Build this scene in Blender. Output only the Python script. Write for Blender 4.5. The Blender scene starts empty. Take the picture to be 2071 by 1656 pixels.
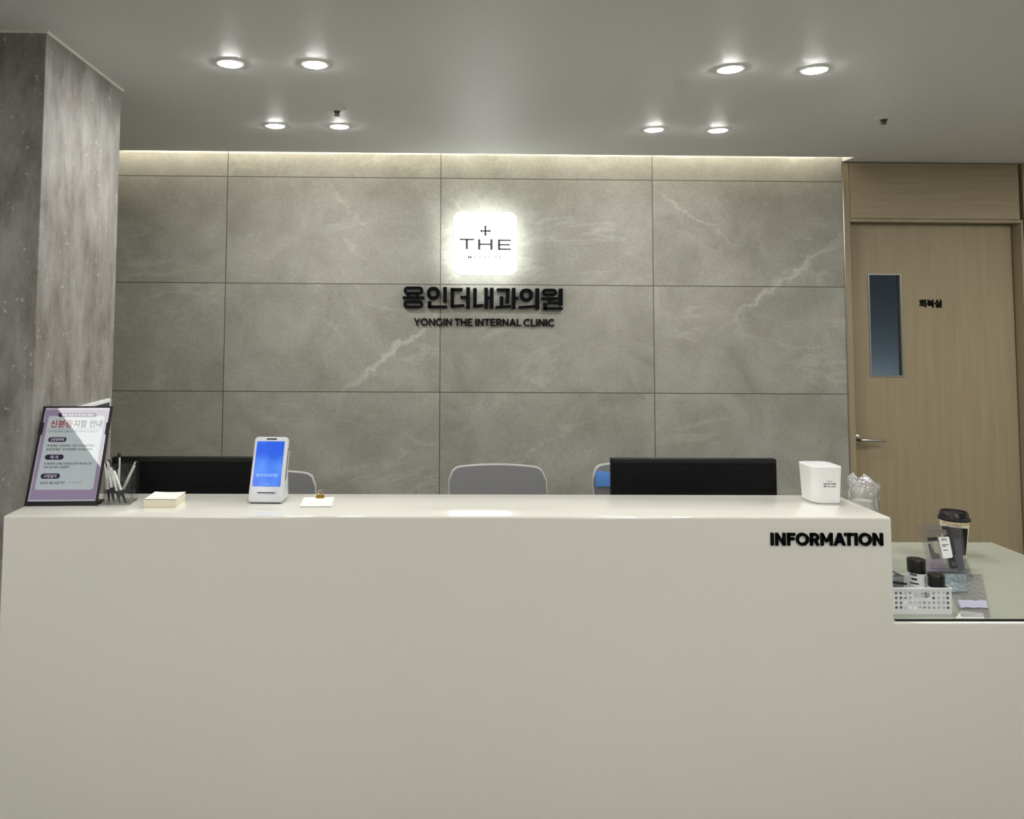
import bpy, bmesh, math, random
from mathutils import Matrix, Vector
random.seed(7)
S = bpy.context.scene
COL = S.collection
PI = math.pi

# ------------------------------------------------------------------ camera
cam_d = bpy.data.cameras.new('camera')
cam = bpy.data.objects.new('camera', cam_d)
COL.objects.link(cam)
r = Vector((0.9998, -0.0168, 0.0060)); d = Vector((0.0070, 0.0613, -0.9981)); w = Vector((0.0164, 0.9980, 0.0614))
cam.matrix_world = Matrix(((r.x, -d.x, -w.x, 1.0605), (r.y, -d.y, -w.y, -4.4306), (r.z, -d.z, -w.z, 1.67), (0, 0, 0, 1)))
cam_d.sensor_width = 36.0
cam_d.lens = 1600.0 / 2071.0 * 36.0
cam_d.shift_x = (1035.5 - 866.75) / 2071.0
cam_d.shift_y = (546.44 - 828.0) / 2071.0
cam_d.clip_start = 0.05
S.camera = cam

# ------------------------------------------------------------------ world, exposure
W = bpy.data.worlds.new('world'); S.world = W; W.use_nodes = True
W.node_tree.nodes['Background'].inputs[0].default_value = (0.8, 0.85, 0.9, 1)
W.node_tree.nodes['Background'].inputs[1].default_value = 0.02
S.view_settings.view_transform = 'Standard'
S.view_settings.look = 'None'
S.view_settings.gamma = 1.0
S.view_settings.use_curve_mapping = False
S.view_settings.exposure = 1.07
try:
    S.cycles.transparent_max_bounces = 32
except Exception: pass
PANEL_W = 7.3      # radiance of the ceiling light panels over the waiting area
LAMP_W = 175.0      # radiance of the downlight lenses
COVE_W = 100.0      # radiance of the strip hidden in the cove
LOGO_W = 1.7       # radiance of the light-box sign
HALO_W = 5.0

# ------------------------------------------------------------------ helpers
def lin(c):
    def f(v):
        v /= 255.0
        return v / 12.92 if v <= 0.04045 else ((v + 0.055) / 1.055) ** 2.4
    return (f(c[0]), f(c[1]), f(c[2]), 1.0)

def new_mat(name):
    m = bpy.data.materials.new(name); m.use_nodes = True
    nt = m.node_tree
    return m, nt, nt.nodes['Principled BSDF']

def mat(name, srgb, rough=0.5, metal=0.0, spec=0.5, noise=0.0, nscale=40.0, bump=0.0, bscale=200.0):
    m, nt, b = new_mat(name)
    b.inputs['Base Color'].default_value = lin(srgb)
    b.inputs['Roughness'].default_value = rough
    b.inputs['Metallic'].default_value = metal
    b.inputs['Specular IOR Level'].default_value = spec
    tc = nt.nodes.new('ShaderNodeTexCoord')
    if noise:
        n = nt.nodes.new('ShaderNodeTexNoise'); n.inputs['Scale'].default_value = nscale; n.inputs['Detail'].default_value = 4
        nt.links.new(tc.outputs['Object'], n.inputs['Vector'])
        rp = nt.nodes.new('ShaderNodeValToRGB')
        c = lin(srgb)
        rp.color_ramp.elements[0].position = 0.3; rp.color_ramp.elements[1].position = 0.7
        rp.color_ramp.elements[0].color = tuple(v * (1 - noise) for v in c[:3]) + (1,)
        rp.color_ramp.elements[1].color = tuple(min(1, v * (1 + noise)) for v in c[:3]) + (1,)
        nt.links.new(n.outputs['Fac'], rp.inputs['Fac']); nt.links.new(rp.outputs['Color'], b.inputs['Base Color'])
    if bump:
        n = nt.nodes.new('ShaderNodeTexNoise'); n.inputs['Scale'].default_value = bscale; n.inputs['Detail'].default_value = 3
        nt.links.new(tc.outputs['Object'], n.inputs['Vector'])
        bp = nt.nodes.new('ShaderNodeBump'); bp.inputs['Strength'].default_value = bump; bp.inputs['Distance'].default_value = 0.002
        nt.links.new(n.outputs['Fac'], bp.inputs['Height']); nt.links.new(bp.outputs['Normal'], b.inputs['Normal'])
    return m

def emit(name, rgb, strength):
    m = bpy.data.materials.new(name); m.use_nodes = True
    nt = m.node_tree; nt.nodes.remove(nt.nodes['Principled BSDF'])
    e = nt.nodes.new('ShaderNodeEmission'); e.inputs[0].default_value = (*rgb, 1); e.inputs[1].default_value = strength
    nt.links.new(e.outputs[0], nt.nodes['Material Output'].inputs[0])
    return m

def clear(name, tint=(1, 1, 1), gloss=0.10, rough=0.04, body=0.0, body_col=(0.8, 0.8, 0.8), bump=0.0, bscale=30.0, coat=1.0):
    """thin clear sheet: see-through film with a gloss coat, optionally milky"""
    m = bpy.data.materials.new(name); m.use_nodes = True
    nt = m.node_tree; nt.nodes.remove(nt.nodes['Principled BSDF'])
    t = nt.nodes.new('ShaderNodeBsdfTransparent'); t.inputs[0].default_value = (*tint, 1)
    g = nt.nodes.new('ShaderNodeBsdfGlossy'); g.inputs['Roughness'].default_value = rough
    fr = nt.nodes.new('ShaderNodeFresnel'); fr.inputs[0].default_value = 1.47
    ad = nt.nodes.new('ShaderNodeMath'); ad.operation = 'MULTIPLY_ADD'; ad.inputs[1].default_value = coat; ad.inputs[2].default_value = gloss * 0.3
    nt.links.new(fr.outputs[0], ad.inputs[0])
    mx = nt.nodes.new('ShaderNodeMixShader')
    nt.links.new(ad.outputs[0], mx.inputs[0]); nt.links.new(g.outputs[0], mx.inputs[2])
    if body:
        df = nt.nodes.new('ShaderNodeBsdfDiffuse'); df.inputs[0].default_value = (*body_col, 1)
        m2 = nt.nodes.new('ShaderNodeMixShader'); m2.inputs[0].default_value = body
        nt.links.new(t.outputs[0], m2.inputs[1]); nt.links.new(df.outputs[0], m2.inputs[2])
        nt.links.new(m2.outputs[0], mx.inputs[1])
    else:
        nt.links.new(t.outputs[0], mx.inputs[1])
    if bump:
        tc = nt.nodes.new('ShaderNodeTexCoord')
        n = nt.nodes.new('ShaderNodeTexNoise'); n.inputs['Scale'].default_value = bscale; n.inputs['Detail'].default_value = 3
        nt.links.new(tc.outputs['Object'], n.inputs['Vector'])
        bp = nt.nodes.new('ShaderNodeBump'); bp.inputs['Strength'].default_value = bump; bp.inputs['Distance'].default_value = 0.01
        nt.links.new(n.outputs['Fac'], bp.inputs['Height'])
        nt.links.new(bp.outputs['Normal'], g.inputs['Normal']); nt.links.new(bp.outputs['Normal'], fr.inputs['Normal'])
    nt.links.new(mx.outputs[0], nt.nodes['Material Output'].inputs[0])
    return m

class MB:
    """collects shapes in one bmesh"""
    def __init__(s): s.bm = bmesh.new()
    def add(s, verts, faces, M=None):
        vs = [s.bm.verts.new(M @ Vector(v) if M else v) for v in verts]
        for f in faces:
            try: s.bm.faces.new([vs[i] for i in f])
            except ValueError: pass
        return vs
    def box(s, x0, x1, y0, y1, z0, z1, M=None):
        v = [(x, y, z) for z in (z0, z1) for y in (y0, y1) for x in (x0, x1)]
        s.add(v, [(0, 2, 3, 1), (4, 5, 7, 6), (0, 1, 5, 4), (2, 6, 7, 3), (0, 4, 6, 2), (1, 3, 7, 5)], M)
        return s
    def prism(s, pts, h0, h1, M=None):
        """polygon in xy extruded along z"""
        n = len(pts)
        a = sum(pts[i][0] * pts[(i + 1) % n][1] - pts[(i + 1) % n][0] * pts[i][1] for i in range(n))
        if a < 0: pts = pts[::-1]
        v = [(p[0], p[1], h0) for p in pts] + [(p[0], p[1], h1) for p in pts]
        s.add(v, [tuple(range(n))[::-1], tuple(range(n, 2 * n))] + [(i, (i + 1) % n, n + (i + 1) % n, n + i) for i in range(n)], M)
        return s
    def ring(s, outer, inner, h0, h1, M=None, closed=True):
        n = len(outer)
        v = [(p[0], p[1], h) for h in (h0, h1) for L in (outer, inner) for p in L]
        f = []
        for i in range(n if closed else n - 1):
            j = (i + 1) % n
            o0, i0, o1, i1 = 0, n, 2 * n, 3 * n
            f += [(o0 + i, i0 + i, i0 + j, o0 + j), (o1 + i, o1 + j, i1 + j, i1 + i), (o0 + i, o0 + j, o1 + j, o1 + i), (i0 + i, i1 + i, i1 + j, i0 + j)]
        if not closed:
            f += [(0, 2 * n, 3 * n, n), (n - 1, 2 * n - 1, 4 * n - 1, 3 * n - 1)]
        s.add(v, f, M)
        return s
    def lathe(s, prof, n=32, M=None, cap0=True, cap1=True):
        v = []; f = []
        for (rr, z) in prof:
            for k in range(n):
                a = 2 * PI * k / n; v.append((rr * math.cos(a), rr * math.sin(a), z))
        for i in range(len(prof) - 1):
            for k in range(n):
                j = (k + 1) % n
                f.append((i * n + k, i * n + j, (i + 1) * n + j, (i + 1) * n + k))
        if cap0: f.append(tuple(range(n))[::-1])
        if cap1: f.append(tuple(range((len(prof) - 1) * n, len(prof) * n)))
        s.add(v, f, M)
        return s
    def tube(s, pts, rad, n=10, caps=True):
        pts = [Vector(p) for p in pts]
        rads = rad if isinstance(rad, (list, tuple)) else [rad] * len(pts)
        v = []; f = []
        up = Vector((0.13, 0.21, 0.97))
        for i, p in enumerate(pts):
            t = (pts[min(i + 1, len(pts) - 1)] - pts[max(i - 1, 0)]).normalized()
            a = t.cross(up)
            if a.length < 1e-3: a = t.cross(Vector((1, 0, 0)))
            a.normalize(); b = t.cross(a)
            for k in range(n):
                q = 2 * PI * k / n
                v.append(tuple(p + a * (math.cos(q) * rads[i]) + b * (math.sin(q) * rads[i])))
        for i in range(len(pts) - 1):
            for k in range(n):
                j = (k + 1) % n
                f.append((i * n + k, i * n + j, (i + 1) * n + j, (i + 1) * n + k))
        if caps: f += [tuple(range(n))[::-1], tuple(range((len(pts) - 1) * n, len(pts) * n))]
        s.add(v, f)
        return s
    def bevel(s, wd, seg=2, angle=0.6):
        bmesh.ops.recalc_face_normals(s.bm, faces=s.bm.faces)
        es = [e for e in s.bm.edges if len(e.link_faces) == 2 and e.calc_face_angle(0) > angle]
        bmesh.ops.bevel(s.bm, geom=es, offset=wd, segments=seg, profile=0.5, affect='EDGES')
        return s
    def build(s, name, m, parent=None, smooth=False, loc=None, rot=None, fix=True):
        if fix: bmesh.ops.recalc_face_normals(s.bm, faces=s.bm.faces)
        me = bpy.data.meshes.new(name); s.bm.to_mesh(me); s.bm.free()
        return link_mesh(name, me, m, parent, smooth, loc, rot)

def link_mesh(name, me, m, parent=None, smooth=False, loc=None, rot=None):
    if smooth:
        me.shade_smooth()
        try: me.set_sharp_from_angle(angle=0.7)
        except Exception: pass
    me.materials.clear(); me.materials.append(m)
    o = bpy.data.objects.new(name, me); COL.objects.link(o)
    if parent: o.parent = parent
    if loc: o.location = loc
    if rot: o.rotation_euler = rot
    return o

def tag(o, label=None, cat=None, group=None, kind=None):
    if label: o['label'] = label
    if cat: o['category'] = cat
    if group: o['group'] = group
    if kind: o['kind'] = kind
    return o

def empty(name, loc, label, cat, group=None, rot=(0, 0, 0)):
    o = bpy.data.objects.new(name, None); COL.objects.link(o)
    o.location = loc; o.rotation_euler = rot; o.empty_display_size = 0.05
    return tag(o, label, cat, group)

def structure(o): return tag(o, kind='structure')

def dup(root):
    rr = root.copy(); COL.objects.link(rr)
    for ch in list(root.children):
        c = ch.copy(); COL.objects.link(c); c.parent = rr
        for g in ch.children:
            e = g.copy(); COL.objects.link(e); e.parent = c
    return rr

def rrect(x0, x1, y0, y1, rad, n=6):
    rad = min(rad, (x1 - x0) / 2 - 1e-6, (y1 - y0) / 2 - 1e-6)
    p = []
    for cx, cy, a0 in ((x1 - rad, y1 - rad, 0), (x0 + rad, y1 - rad, 90), (x0 + rad, y0 + rad, 180), (x1 - rad, y0 + rad, 270)):
        for k in range(n + 1):
            a = math.radians(a0 + 90 * k / n); p.append((cx + rad * math.cos(a), cy + rad * math.sin(a)))
    return p

def flat_shape(loops, ext):
    """even-odd filled outline (holes allowed) in xy, thickness 2*ext"""
    cu = bpy.data.curves.new('outline', 'CURVE'); cu.dimensions = '2D'; cu.fill_mode = 'BOTH'; cu.extrude = ext
    for L in loops:
        sp = cu.splines.new('POLY'); sp.points.add(len(L) - 1); sp.use_cyclic_u = True
        for i, p in enumerate(L): sp.points[i].co = (p[0], p[1], 0, 1)
    o = bpy.data.objects.new('outline', cu); COL.objects.link(o)
    dg = bpy.context.evaluated_depsgraph_get()
    me = bpy.data.meshes.new_from_object(o.evaluated_get(dg))
    bpy.data.objects.remove(o); bpy.data.curves.remove(cu)
    return me

def text_mesh(body, width=None, height=None, ext=0.0002, bold=0.0, align='CENTER', spacing=1.0):
    """lettering as a flat mesh in xy; fitted to width and/or height; origin at its centre (or left end)"""
    cu = bpy.data.curves.new('lettering', 'FONT'); cu.body = body; cu.size = 1.0; cu.offset = bold
    cu.resolution_u = 3; cu.space_character = spacing
    o = bpy.data.objects.new('lettering', cu); COL.objects.link(o)
    dg = bpy.context.evaluated_depsgraph_get()
    me = bpy.data.meshes.new_from_object(o.evaluated_get(dg))
    bpy.data.objects.remove(o); bpy.data.curves.remove(cu)
    xs = [v.co.x for v in me.vertices]; ys = [v.co.y for v in me.vertices]
    x0, x1, y0, y1 = min(xs), max(xs), min(ys), max(ys)
    sx = width / (x1 - x0) if width else None
    sy = height / (y1 - y0) if height else None
    if sx is None: sx = sy
    if sy is None: sy = sx
    cx = (x0 + x1) / 2 if align == 'CENTER' else x0
    bm = bmesh.new(); bm.from_mesh(me)
    if ext:
        g = bmesh.ops.extrude_face_region(bm, geom=bm.faces[:])
        for e in g['geom']:
            if isinstance(e, bmesh.types.BMVert): e.co.z += 1.0
    for v in bm.verts:
        v.co.x = (v.co.x - cx) * sx; v.co.y = (v.co.y - (y0 + y1) / 2) * sy; v.co.z = v.co.z * ext
    bmesh.ops.recalc_face_normals(bm, faces=bm.faces)
    bm.to_mesh(me); bm.free()
    return me

UP = (PI / 2, 0, 0)     # turns a flat xy shape upright, facing the camera side (-y)

# ------------------------------------------------------------------ materials
M_ceiling = mat('ceiling_paint', (211, 212, 211), 0.5, spec=0.45, noise=0.015, nscale=60, bump=0.12, bscale=260)
M_wallpaint = mat('wall_paint', (214, 211, 202), 0.7)
M_white_bright = mat('white_plaster', (238, 236, 228), 0.7)
M_counter = mat('white_solid_surface', (222, 220, 210), 0.09, spec=0.5, noise=0.012, nscale=180)
M_floor = mat('floor_vinyl', (150, 146, 138), 0.4, noise=0.05, nscale=8)
M_black = mat('black_gloss', (7, 7, 9), 0.4, spec=0.15)
M_letter = mat('black_letter', (5, 6, 9), 0.55, spec=0.08)
M_black_soft = mat('black_matte_plastic', (8, 10, 12), 0.5, spec=0.15)
M_white_plastic = mat('white_plastic', (226, 227, 226), 0.35)
M_paper = mat('paper', (230, 229, 224), 0.8, spec=0.2)
M_paper_cream = mat('cream_paper', (236, 230, 205), 0.8, spec=0.2, noise=0.04, nscale=400)
M_steel = mat('brushed_steel', (176, 172, 164), 0.32, metal=1.0)
M_brass = mat('gold_metal', (205, 160, 70), 0.3, metal=1.0)
M_acrylic = clear('clear_acrylic', (0.985, 0.99, 0.988), gloss=0.02, rough=0.03, body=0.004, body_col=(0.95, 0.95, 0.95), coat=0.6)
M_grey_fabric = mat('grey_mesh_fabric', (118, 118, 118), 0.85, spec=0.2, noise=0.06, nscale=300)
M_grey_rim = mat('light_grey_plastic', (186, 186, 182), 0.45)
M_grey_frame = mat('grey_frame_plastic', (150, 150, 148), 0.5)
M_blue = mat('blue_fabric', (92, 142, 214), 0.8, spec=0.2)

def stone_tile():
    m, nt, b = new_mat('stone_tile')
    N = nt.nodes.new; L = nt.links.new
    tc = N('ShaderNodeTexCoord'); sp = N('ShaderNodeSeparateXYZ'); L(tc.outputs['Object'], sp.inputs[0])
    def math_(op, a, bb=None, c=None):
        n = N('ShaderNodeMath'); n.operation = op
        for i, v in enumerate((a, bb, c)):
            if v is None: continue
            if isinstance(v, (int, float)): n.inputs[i].default_value = v
            else: L(v, n.inputs[i])
        return n.outputs[0]
    u = math_('DIVIDE', sp.outputs['X'], 1.2); v = math_('DIVIDE', math_('SUBTRACT', sp.outputs['Z'], 1.2636), 0.6)
    iu = math_('FLOOR', u); iv = math_('FLOOR', v)
    fu = math_('SUBTRACT', u, iu); fv = math_('SUBTRACT', v, iv)
    # joints
    du = math_('MULTIPLY', math_('MINIMUM', fu, math_('SUBTRACT', 1.0, fu)), 1.2)
    dv = math_('MULTIPLY', math_('MINIMUM', fv, math_('SUBTRACT', 1.0, fv)), 0.6)
    joint = math_('LESS_THAN', math_('MINIMUM', du, dv), 0.0026)
    cid = N('ShaderNodeCombineXYZ'); L(iu, cid.inputs[0]); L(iv, cid.inputs[1])
    wn = N('ShaderNodeTexWhiteNoise'); wn.noise_dimensions = '2D'; L(cid.outputs[0], wn.inputs['Vector'])
    off = N('ShaderNodeVectorMath'); off.operation = 'MULTIPLY_ADD'; off.inputs[1].default_value = (17, 17, 17)
    L(wn.outputs['Color'], off.inputs[0]); L(tc.outputs['Object'], off.inputs[2])
    # cloudy base
    n1 = N('ShaderNodeTexNoise'); n1.inputs['Scale'].default_value = 3.2; n1.inputs['Detail'].default_value = 9; n1.inputs['Roughness'].default_value = 0.65
    n1.inputs['Distortion'].default_value = 0.6
    L(off.outputs[0], n1.inputs['Vector'])
    rp = N('ShaderNodeValToRGB'); e = rp.color_ramp.elements
    e[0].position = 0.32; e[0].color = lin((135, 133, 123)); e[1].position = 0.68; e[1].color = lin((160, 158, 149))
    L(n1.outputs['Fac'], rp.inputs['Fac'])
    n2 = N('ShaderNodeTexNoise'); n2.inputs['Scale'].default_value = 70; n2.inputs['Detail'].default_value = 5
    L(off.outputs[0], n2.inputs['Vector'])
    # diagonal veins: noise stretched along a 42 degree direction
    mp = N('ShaderNodeMapping'); mp.inputs['Rotation'].default_value = (0, math.radians(42), 0); mp.inputs['Scale'].default_value = (0.7, 1, 1.9)
    L(off.outputs[0], mp.inputs['Vector'])
    n3 = N('ShaderNodeTexNoise'); n3.inputs['Scale'].default_value = 1.1; n3.inputs['Detail'].default_value = 8; n3.inputs['Roughness'].default_value = 0.62
    n3.inputs['Distortion'].default_value = 0.5
    L(mp.outputs[0], n3.inputs['Vector'])
    vein = math_('ABSOLUTE', math_('SUBTRACT', n3.outputs['Fac'], 0.52))
    vr = N('ShaderNodeMapRange'); vr.inputs['From Min'].default_value = 0.0; vr.inputs['From Max'].default_value = 0.022
    vr.inputs['To Min'].default_value = 1.0; vr.inputs['To Max'].default_value = 0.0; vr.clamp = True
    L(vein, vr.inputs['Value'])
    n4 = N('ShaderNodeTexNoise'); n4.inputs['Scale'].default_value = 2.3; L(off.outputs[0], n4.inputs['Vector'])
    mk = N('ShaderNodeMapRange'); mk.inputs['From Min'].default_value = 0.48; mk.inputs['From Max'].default_value = 0.62; mk.clamp = True
    L(n4.outputs['Fac'], mk.inputs['Value'])
    vf = math_('MULTIPLY', math_('MULTIPLY', vr.outputs[0], mk.outputs[0]), 0.14)
    m1 = N('ShaderNodeMixRGB'); m1.blend_type = 'OVERLAY'; m1.inputs[0].default_value = 0.22
    L(rp.outputs['Color'], m1.inputs[1]); L(n2.outputs['Fac'], m1.inputs[2])
    m2 = N('ShaderNodeMixRGB'); m2.inputs[2].default_value = lin((222, 219, 208)); L(vf, m2.inputs[0]); L(m1.outputs[0], m2.inputs[1])
    nd = N('ShaderNodeTexNoise'); nd.inputs['Scale'].default_value = 7; nd.inputs['Detail'].default_value = 7; nd.inputs['Roughness'].default_value = 0.65
    L(tc.outputs['Object'], nd.inputs['Vector'])
    prev = m2.outputs[0]
    for (xa, za, xb, zb, wdt, amt) in ((0.66, 1.265, 1.215, 1.705, 0.030, 0.34), (1.21, 1.70, 1.60, 1.85, 0.018, 0.20), (2.82, 1.66, 3.50, 2.17, 0.026, 0.30), (2.42, 2.40, 2.85, 2.10, 0.012, 0.22), (0.55, 2.45, 0.80, 2.15, 0.010, 0.15)):
        Lg = math.hypot(xb - xa, zb - za); ux, uz = (xb - xa) / Lg, (zb - za) / Lg
        px = math_('SUBTRACT', sp.outputs['X'], xa); pz = math_('SUBTRACT', sp.outputs['Z'], za)
        tt = math_('ADD', math_('MULTIPLY', px, ux), math_('MULTIPLY', pz, uz))
        dd = math_('ADD', math_('SUBTRACT', math_('MULTIPLY', px, uz), math_('MULTIPLY', pz, ux)), math_('MULTIPLY', math_('SUBTRACT', nd.outputs['Fac'], 0.5), 0.22))
        near = N('ShaderNodeMapRange'); near.interpolation_type = 'SMOOTHSTEP'; near.inputs['From Min'].default_value = 0; near.inputs['From Max'].default_value = wdt; near.inputs['To Min'].default_value = 1; near.inputs['To Max'].default_value = 0
        L(math_('ABSOLUTE', dd), near.inputs['Value'])
        end = N('ShaderNodeMapRange'); end.interpolation_type = 'SMOOTHSTEP'; end.inputs['From Min'].default_value = 0; end.inputs['From Max'].default_value = Lg * 0.5; end.inputs['To Min'].default_value = 1; end.inputs['To Max'].default_value = 0
        L(math_('SUBTRACT', math_('ABSOLUTE', math_('SUBTRACT', tt, Lg / 2)), Lg * 0.08), end.inputs['Value'])
        fac = math_('MULTIPLY', math_('MULTIPLY', near.outputs[0], math_('POWER', end.outputs[0], 0.5)), math_('MULTIPLY', math_('ADD', n2.outputs['Fac'], 0.5), amt))
        mv = N('ShaderNodeMixRGB'); mv.inputs[2].default_value = lin((222, 219, 208)); L(fac, mv.inputs[0]); L(prev, mv.inputs[1]); prev = mv.outputs[0]
    m3 = N('ShaderNodeMixRGB'); m3.inputs[2].default_value = lin((84, 81, 70)); L(joint, m3.inputs[0]); L(prev, m3.inputs[1])
    L(m3.outputs[0], b.inputs['Base Color'])
    b.inputs['Roughness'].default_value = 0.55; b.inputs['Specular IOR Level'].default_value = 0.35
    bp = N('ShaderNodeBump'); bp.inputs['Strength'].default_value = 0.15; bp.inputs['Distance'].default_value = 0.002
    L(n2.outputs['Fac'], bp.inputs['Height']); L(bp.outputs[0], b.inputs['Normal'])
    return m

def stone_column():
    m, nt, b = new_mat('grey_speckled_stone')
    N = nt.nodes.new; L = nt.links.new
    tc = N('ShaderNodeTexCoord')
    n1 = N('ShaderNodeTexNoise'); n1.inputs['Scale'].default_value = 9; n1.inputs['Detail'].default_value = 10; n1.inputs['Roughness'].default_value = 0.7
    mp = N('ShaderNodeMapping'); mp.inputs['Scale'].default_value = (1, 1, 0.45); L(tc.outputs['Object'], mp.inputs['Vector']); L(mp.outputs[0], n1.inputs['Vector'])
    rp = N('ShaderNodeValToRGB'); e = rp.color_ramp.elements
    e[0].position = 0.36; e[0].color = lin((104, 99, 94)); e[1].position = 0.64; e[1].color = lin((152, 149, 145))
    L(n1.outputs['Fac'], rp.inputs['Fac'])
    vo = N('ShaderNodeTexVoronoi'); vo.inputs['Scale'].default_value = 58; vo.inputs['Randomness'].default_value = 1
    mp2 = N('ShaderNodeMapping'); mp2.inputs['Scale'].default_value = (1, 1, 0.8); L(tc.outputs['Object'], mp2.inputs['Vector']); nz = N('ShaderNodeTexNoise'); nz.inputs['Scale'].default_value = 70; nz.inputs['Detail'].default_value = 2; L(tc.outputs['Object'], nz.inputs['Vector'])
    wv = N('ShaderNodeVectorMath'); wv.operation = 'MULTIPLY_ADD'; wv.inputs[1].default_value = (0.03, 0.03, 0.03); L(nz.outputs['Color'], wv.inputs[0]); L(mp2.outputs[0], wv.inputs[2])
    L(wv.outputs[0], vo.inputs['Vector'])
    sz = N('ShaderNodeSeparateColor'); L(vo.outputs['Color'], sz.inputs[0])
    thr = N('ShaderNodeMapRange'); thr.inputs['From Min'].default_value = 0.76; thr.inputs['From Max'].default_value = 1.0
    thr.inputs['To Min'].default_value = 0.0; thr.inputs['To Max'].default_value = 0.34; thr.clamp = True
    L(sz.outputs[0], thr.inputs['Value'])
    lt = N('ShaderNodeMath'); lt.operation = 'LESS_THAN'; L(vo.outputs['Distance'], lt.inputs[0]); L(thr.outputs[0], lt.inputs[1])
    mx = N('ShaderNodeMixRGB'); mx.inputs[2].default_value = lin((182, 177, 166)); L(lt.outputs[0], mx.inputs[0]); L(rp.outputs[0], mx.inputs[1])
    # soft vertical pale streaks
    mp3 = N('ShaderNodeMapping'); mp3.inputs['Scale'].default_value = (22, 22, 2.2); L(tc.outputs['Object'], mp3.inputs['Vector'])
    n3 = N('ShaderNodeTexNoise'); n3.inputs['Scale'].default_value = 1.6; n3.inputs['Detail'].default_value = 6; L(mp3.outputs[0], n3.inputs['Vector'])
    r3 = N('ShaderNodeMapRange'); r3.inputs['From Min'].default_value = 0.55; r3.inputs['From Max'].default_value = 0.75; r3.inputs['To Max'].default_value = 0.30; r3.clamp = True
    L(n3.outputs['Fac'], r3.inputs['Value'])
    m4 = N('ShaderNodeMixRGB'); m4.inputs[2].default_value = lin((172, 173, 171)); L(r3.outputs[0], m4.inputs[0]); L(mx.outputs[0], m4.inputs[1])
    L(m4.outputs[0], b.inputs['Base Color'])
    b.inputs['Roughness'].default_value = 0.5; b.inputs['Specular IOR Level'].default_value = 0.4
    bp = N('ShaderNodeBump'); bp.inputs['Strength'].default_value = 0.15; bp.inputs['Distance'].default_value = 0.003
    L(n1.outputs['Fac'], bp.inputs['Height']); L(bp.outputs[0], b.inputs['Normal'])
    return m

def wood(name, c0, c1, vertical=True):
    m, nt, b = new_mat(name)
    N = nt.nodes.new; L = nt.links.new
    tc = N('ShaderNodeTexCoord'); mp = N('ShaderNodeMapping')
    mp.inputs['Scale'].default_value = (14, 14, 0.7) if vertical else (0.9, 14, 22)
    L(tc.outputs['Object'], mp.inputs['Vector'])
    n1 = N('ShaderNodeTexNoise'); n1.inputs['Scale'].default_value = 2.2; n1.inputs['Detail'].default_value = 8; n1.inputs['Roughness'].default_value = 0.6
    L(mp.outputs[0], n1.inputs['Vector'])
    rp = N('ShaderNodeValToRGB'); e = rp.color_ramp.elements
    e[0].position = 0.3; e[0].color = lin(c0); e[1].position = 0.7; e[1].color = lin(c1)
    L(n1.outputs['Fac'], rp.inputs['Fac']); L(rp.outputs[0], b.inputs['Base Color'])
    b.inputs['Roughness'].default_value = 0.5; b.inputs['Specular IOR Level'].default_value = 0.3
    return m

M_tile = stone_tile()
M_column = stone_column()
M_wood = wood('pale_oak', (146, 133, 107), (158, 145, 117))
M_wood_h = wood('pale_oak_across', (148, 135, 110), (161, 148, 122), False)

# ------------------------------------------------------------------ the room
HC = 2.58
structure(MB().box(-4, 6.2, -9, 2.4, -0.1, 0).build('floor', M_floor))
b = MB()
b.box(-4, 3.4965, -9, -0.125, HC, HC + 0.03)
b.box(3.4965, 6.2, -9, 2.4, HC, HC + 0.03)
structure(b.build('ceiling', M_ceiling))
structure(MB().box(-2.0, 3.4925, 0.0, 0.12, 0, 2.95).build('wall_back', M_tile))
# plaster box of the light cove above the ceiling edge
b = MB()
b.box(-2.0, 3.4925, -0.42, 0.0, 2.92, 2.95)
b.box(-2.0, 3.4925, -0.45, -0.42, HC + 0.03, 2.95)
b.box(3.4925, 3.4960, -0.1245, 0.0, HC + 0.0005, 2.95)
b.box(3.4925, 3.4960, -0.45, -0.1245, HC + 0.0305, 2.95)
structure(b.build('trim_1', M_white_bright))
structure(MB().box(-2.12, -2.0, -1.29, 0.12, 0, 2.95).build('wall_left', M_wallpaint))
structure(MB().box(-4.1, -4.0, -9, -1.29, 0, HC).build('wall_left_front', M_wallpaint))
structure(MB().box(6.2, 6.3, -9, 2.4, 0, HC).build('wall_right', M_wallpaint))
structure(MB().box(-4.1, 6.3, -9.1, -9.0, 0, HC).build('wall_front', M_wallpaint))
# grey stone column on the left
structure(MB().box(-0.80, -0.125, -1.932, -1.286, 0, HC).bevel(0.002, 1).build('wall_column', M_column))
structure(MB().box(-4.0, -0.80, -1.40, -1.29, 0, HC).build('wall_left_return', M_wallpaint))
b = MB()
b.box(-0.81, -0.117, -1.940, -1.932, HC - 0.006, HC)
b.box(-0.125, -0.117, -1.932, -1.278, HC - 0.006, HC)
structure(b.build('trim_2', M_white_bright))

# oak wall on the right: stile, head panel, jambs
XR = 3.4925
structure(MB().box(XR - 0.006, XR, -0.004, 0.0, 0, HC).build('trim_3', M_steel))
structure(MB().box(XR, 3.529, 0.0, 0.14, 0, HC - 0.004).bevel(0.002, 1).build('trim_4', M_wood))
structure(MB().box(3.531, 4.508, 0.0, 0.14, 2.256, HC - 0.004).bevel(0.0015, 1).build('wall_over_door', M_wood_h))
b = MB()
b.box(3.529, 4.522, -0.003, 0.14, 2.236, 2.254)
b.box(4.508, 4.522, -0.003, 0.14, 0, 2.236)
structure(b.bevel(0.0012, 1).build('trim_5', M_wood))
structure(MB().box(4.530, 6.2, 0.0, 0.14, 0, HC - 0.004).build('wall_right_of_door', M_wood))
b = MB(); b.box(3.529, 3.54, 0.062, 0.12, 0, 2.236)
structure(b.build('trim_6', M_wood))

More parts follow.
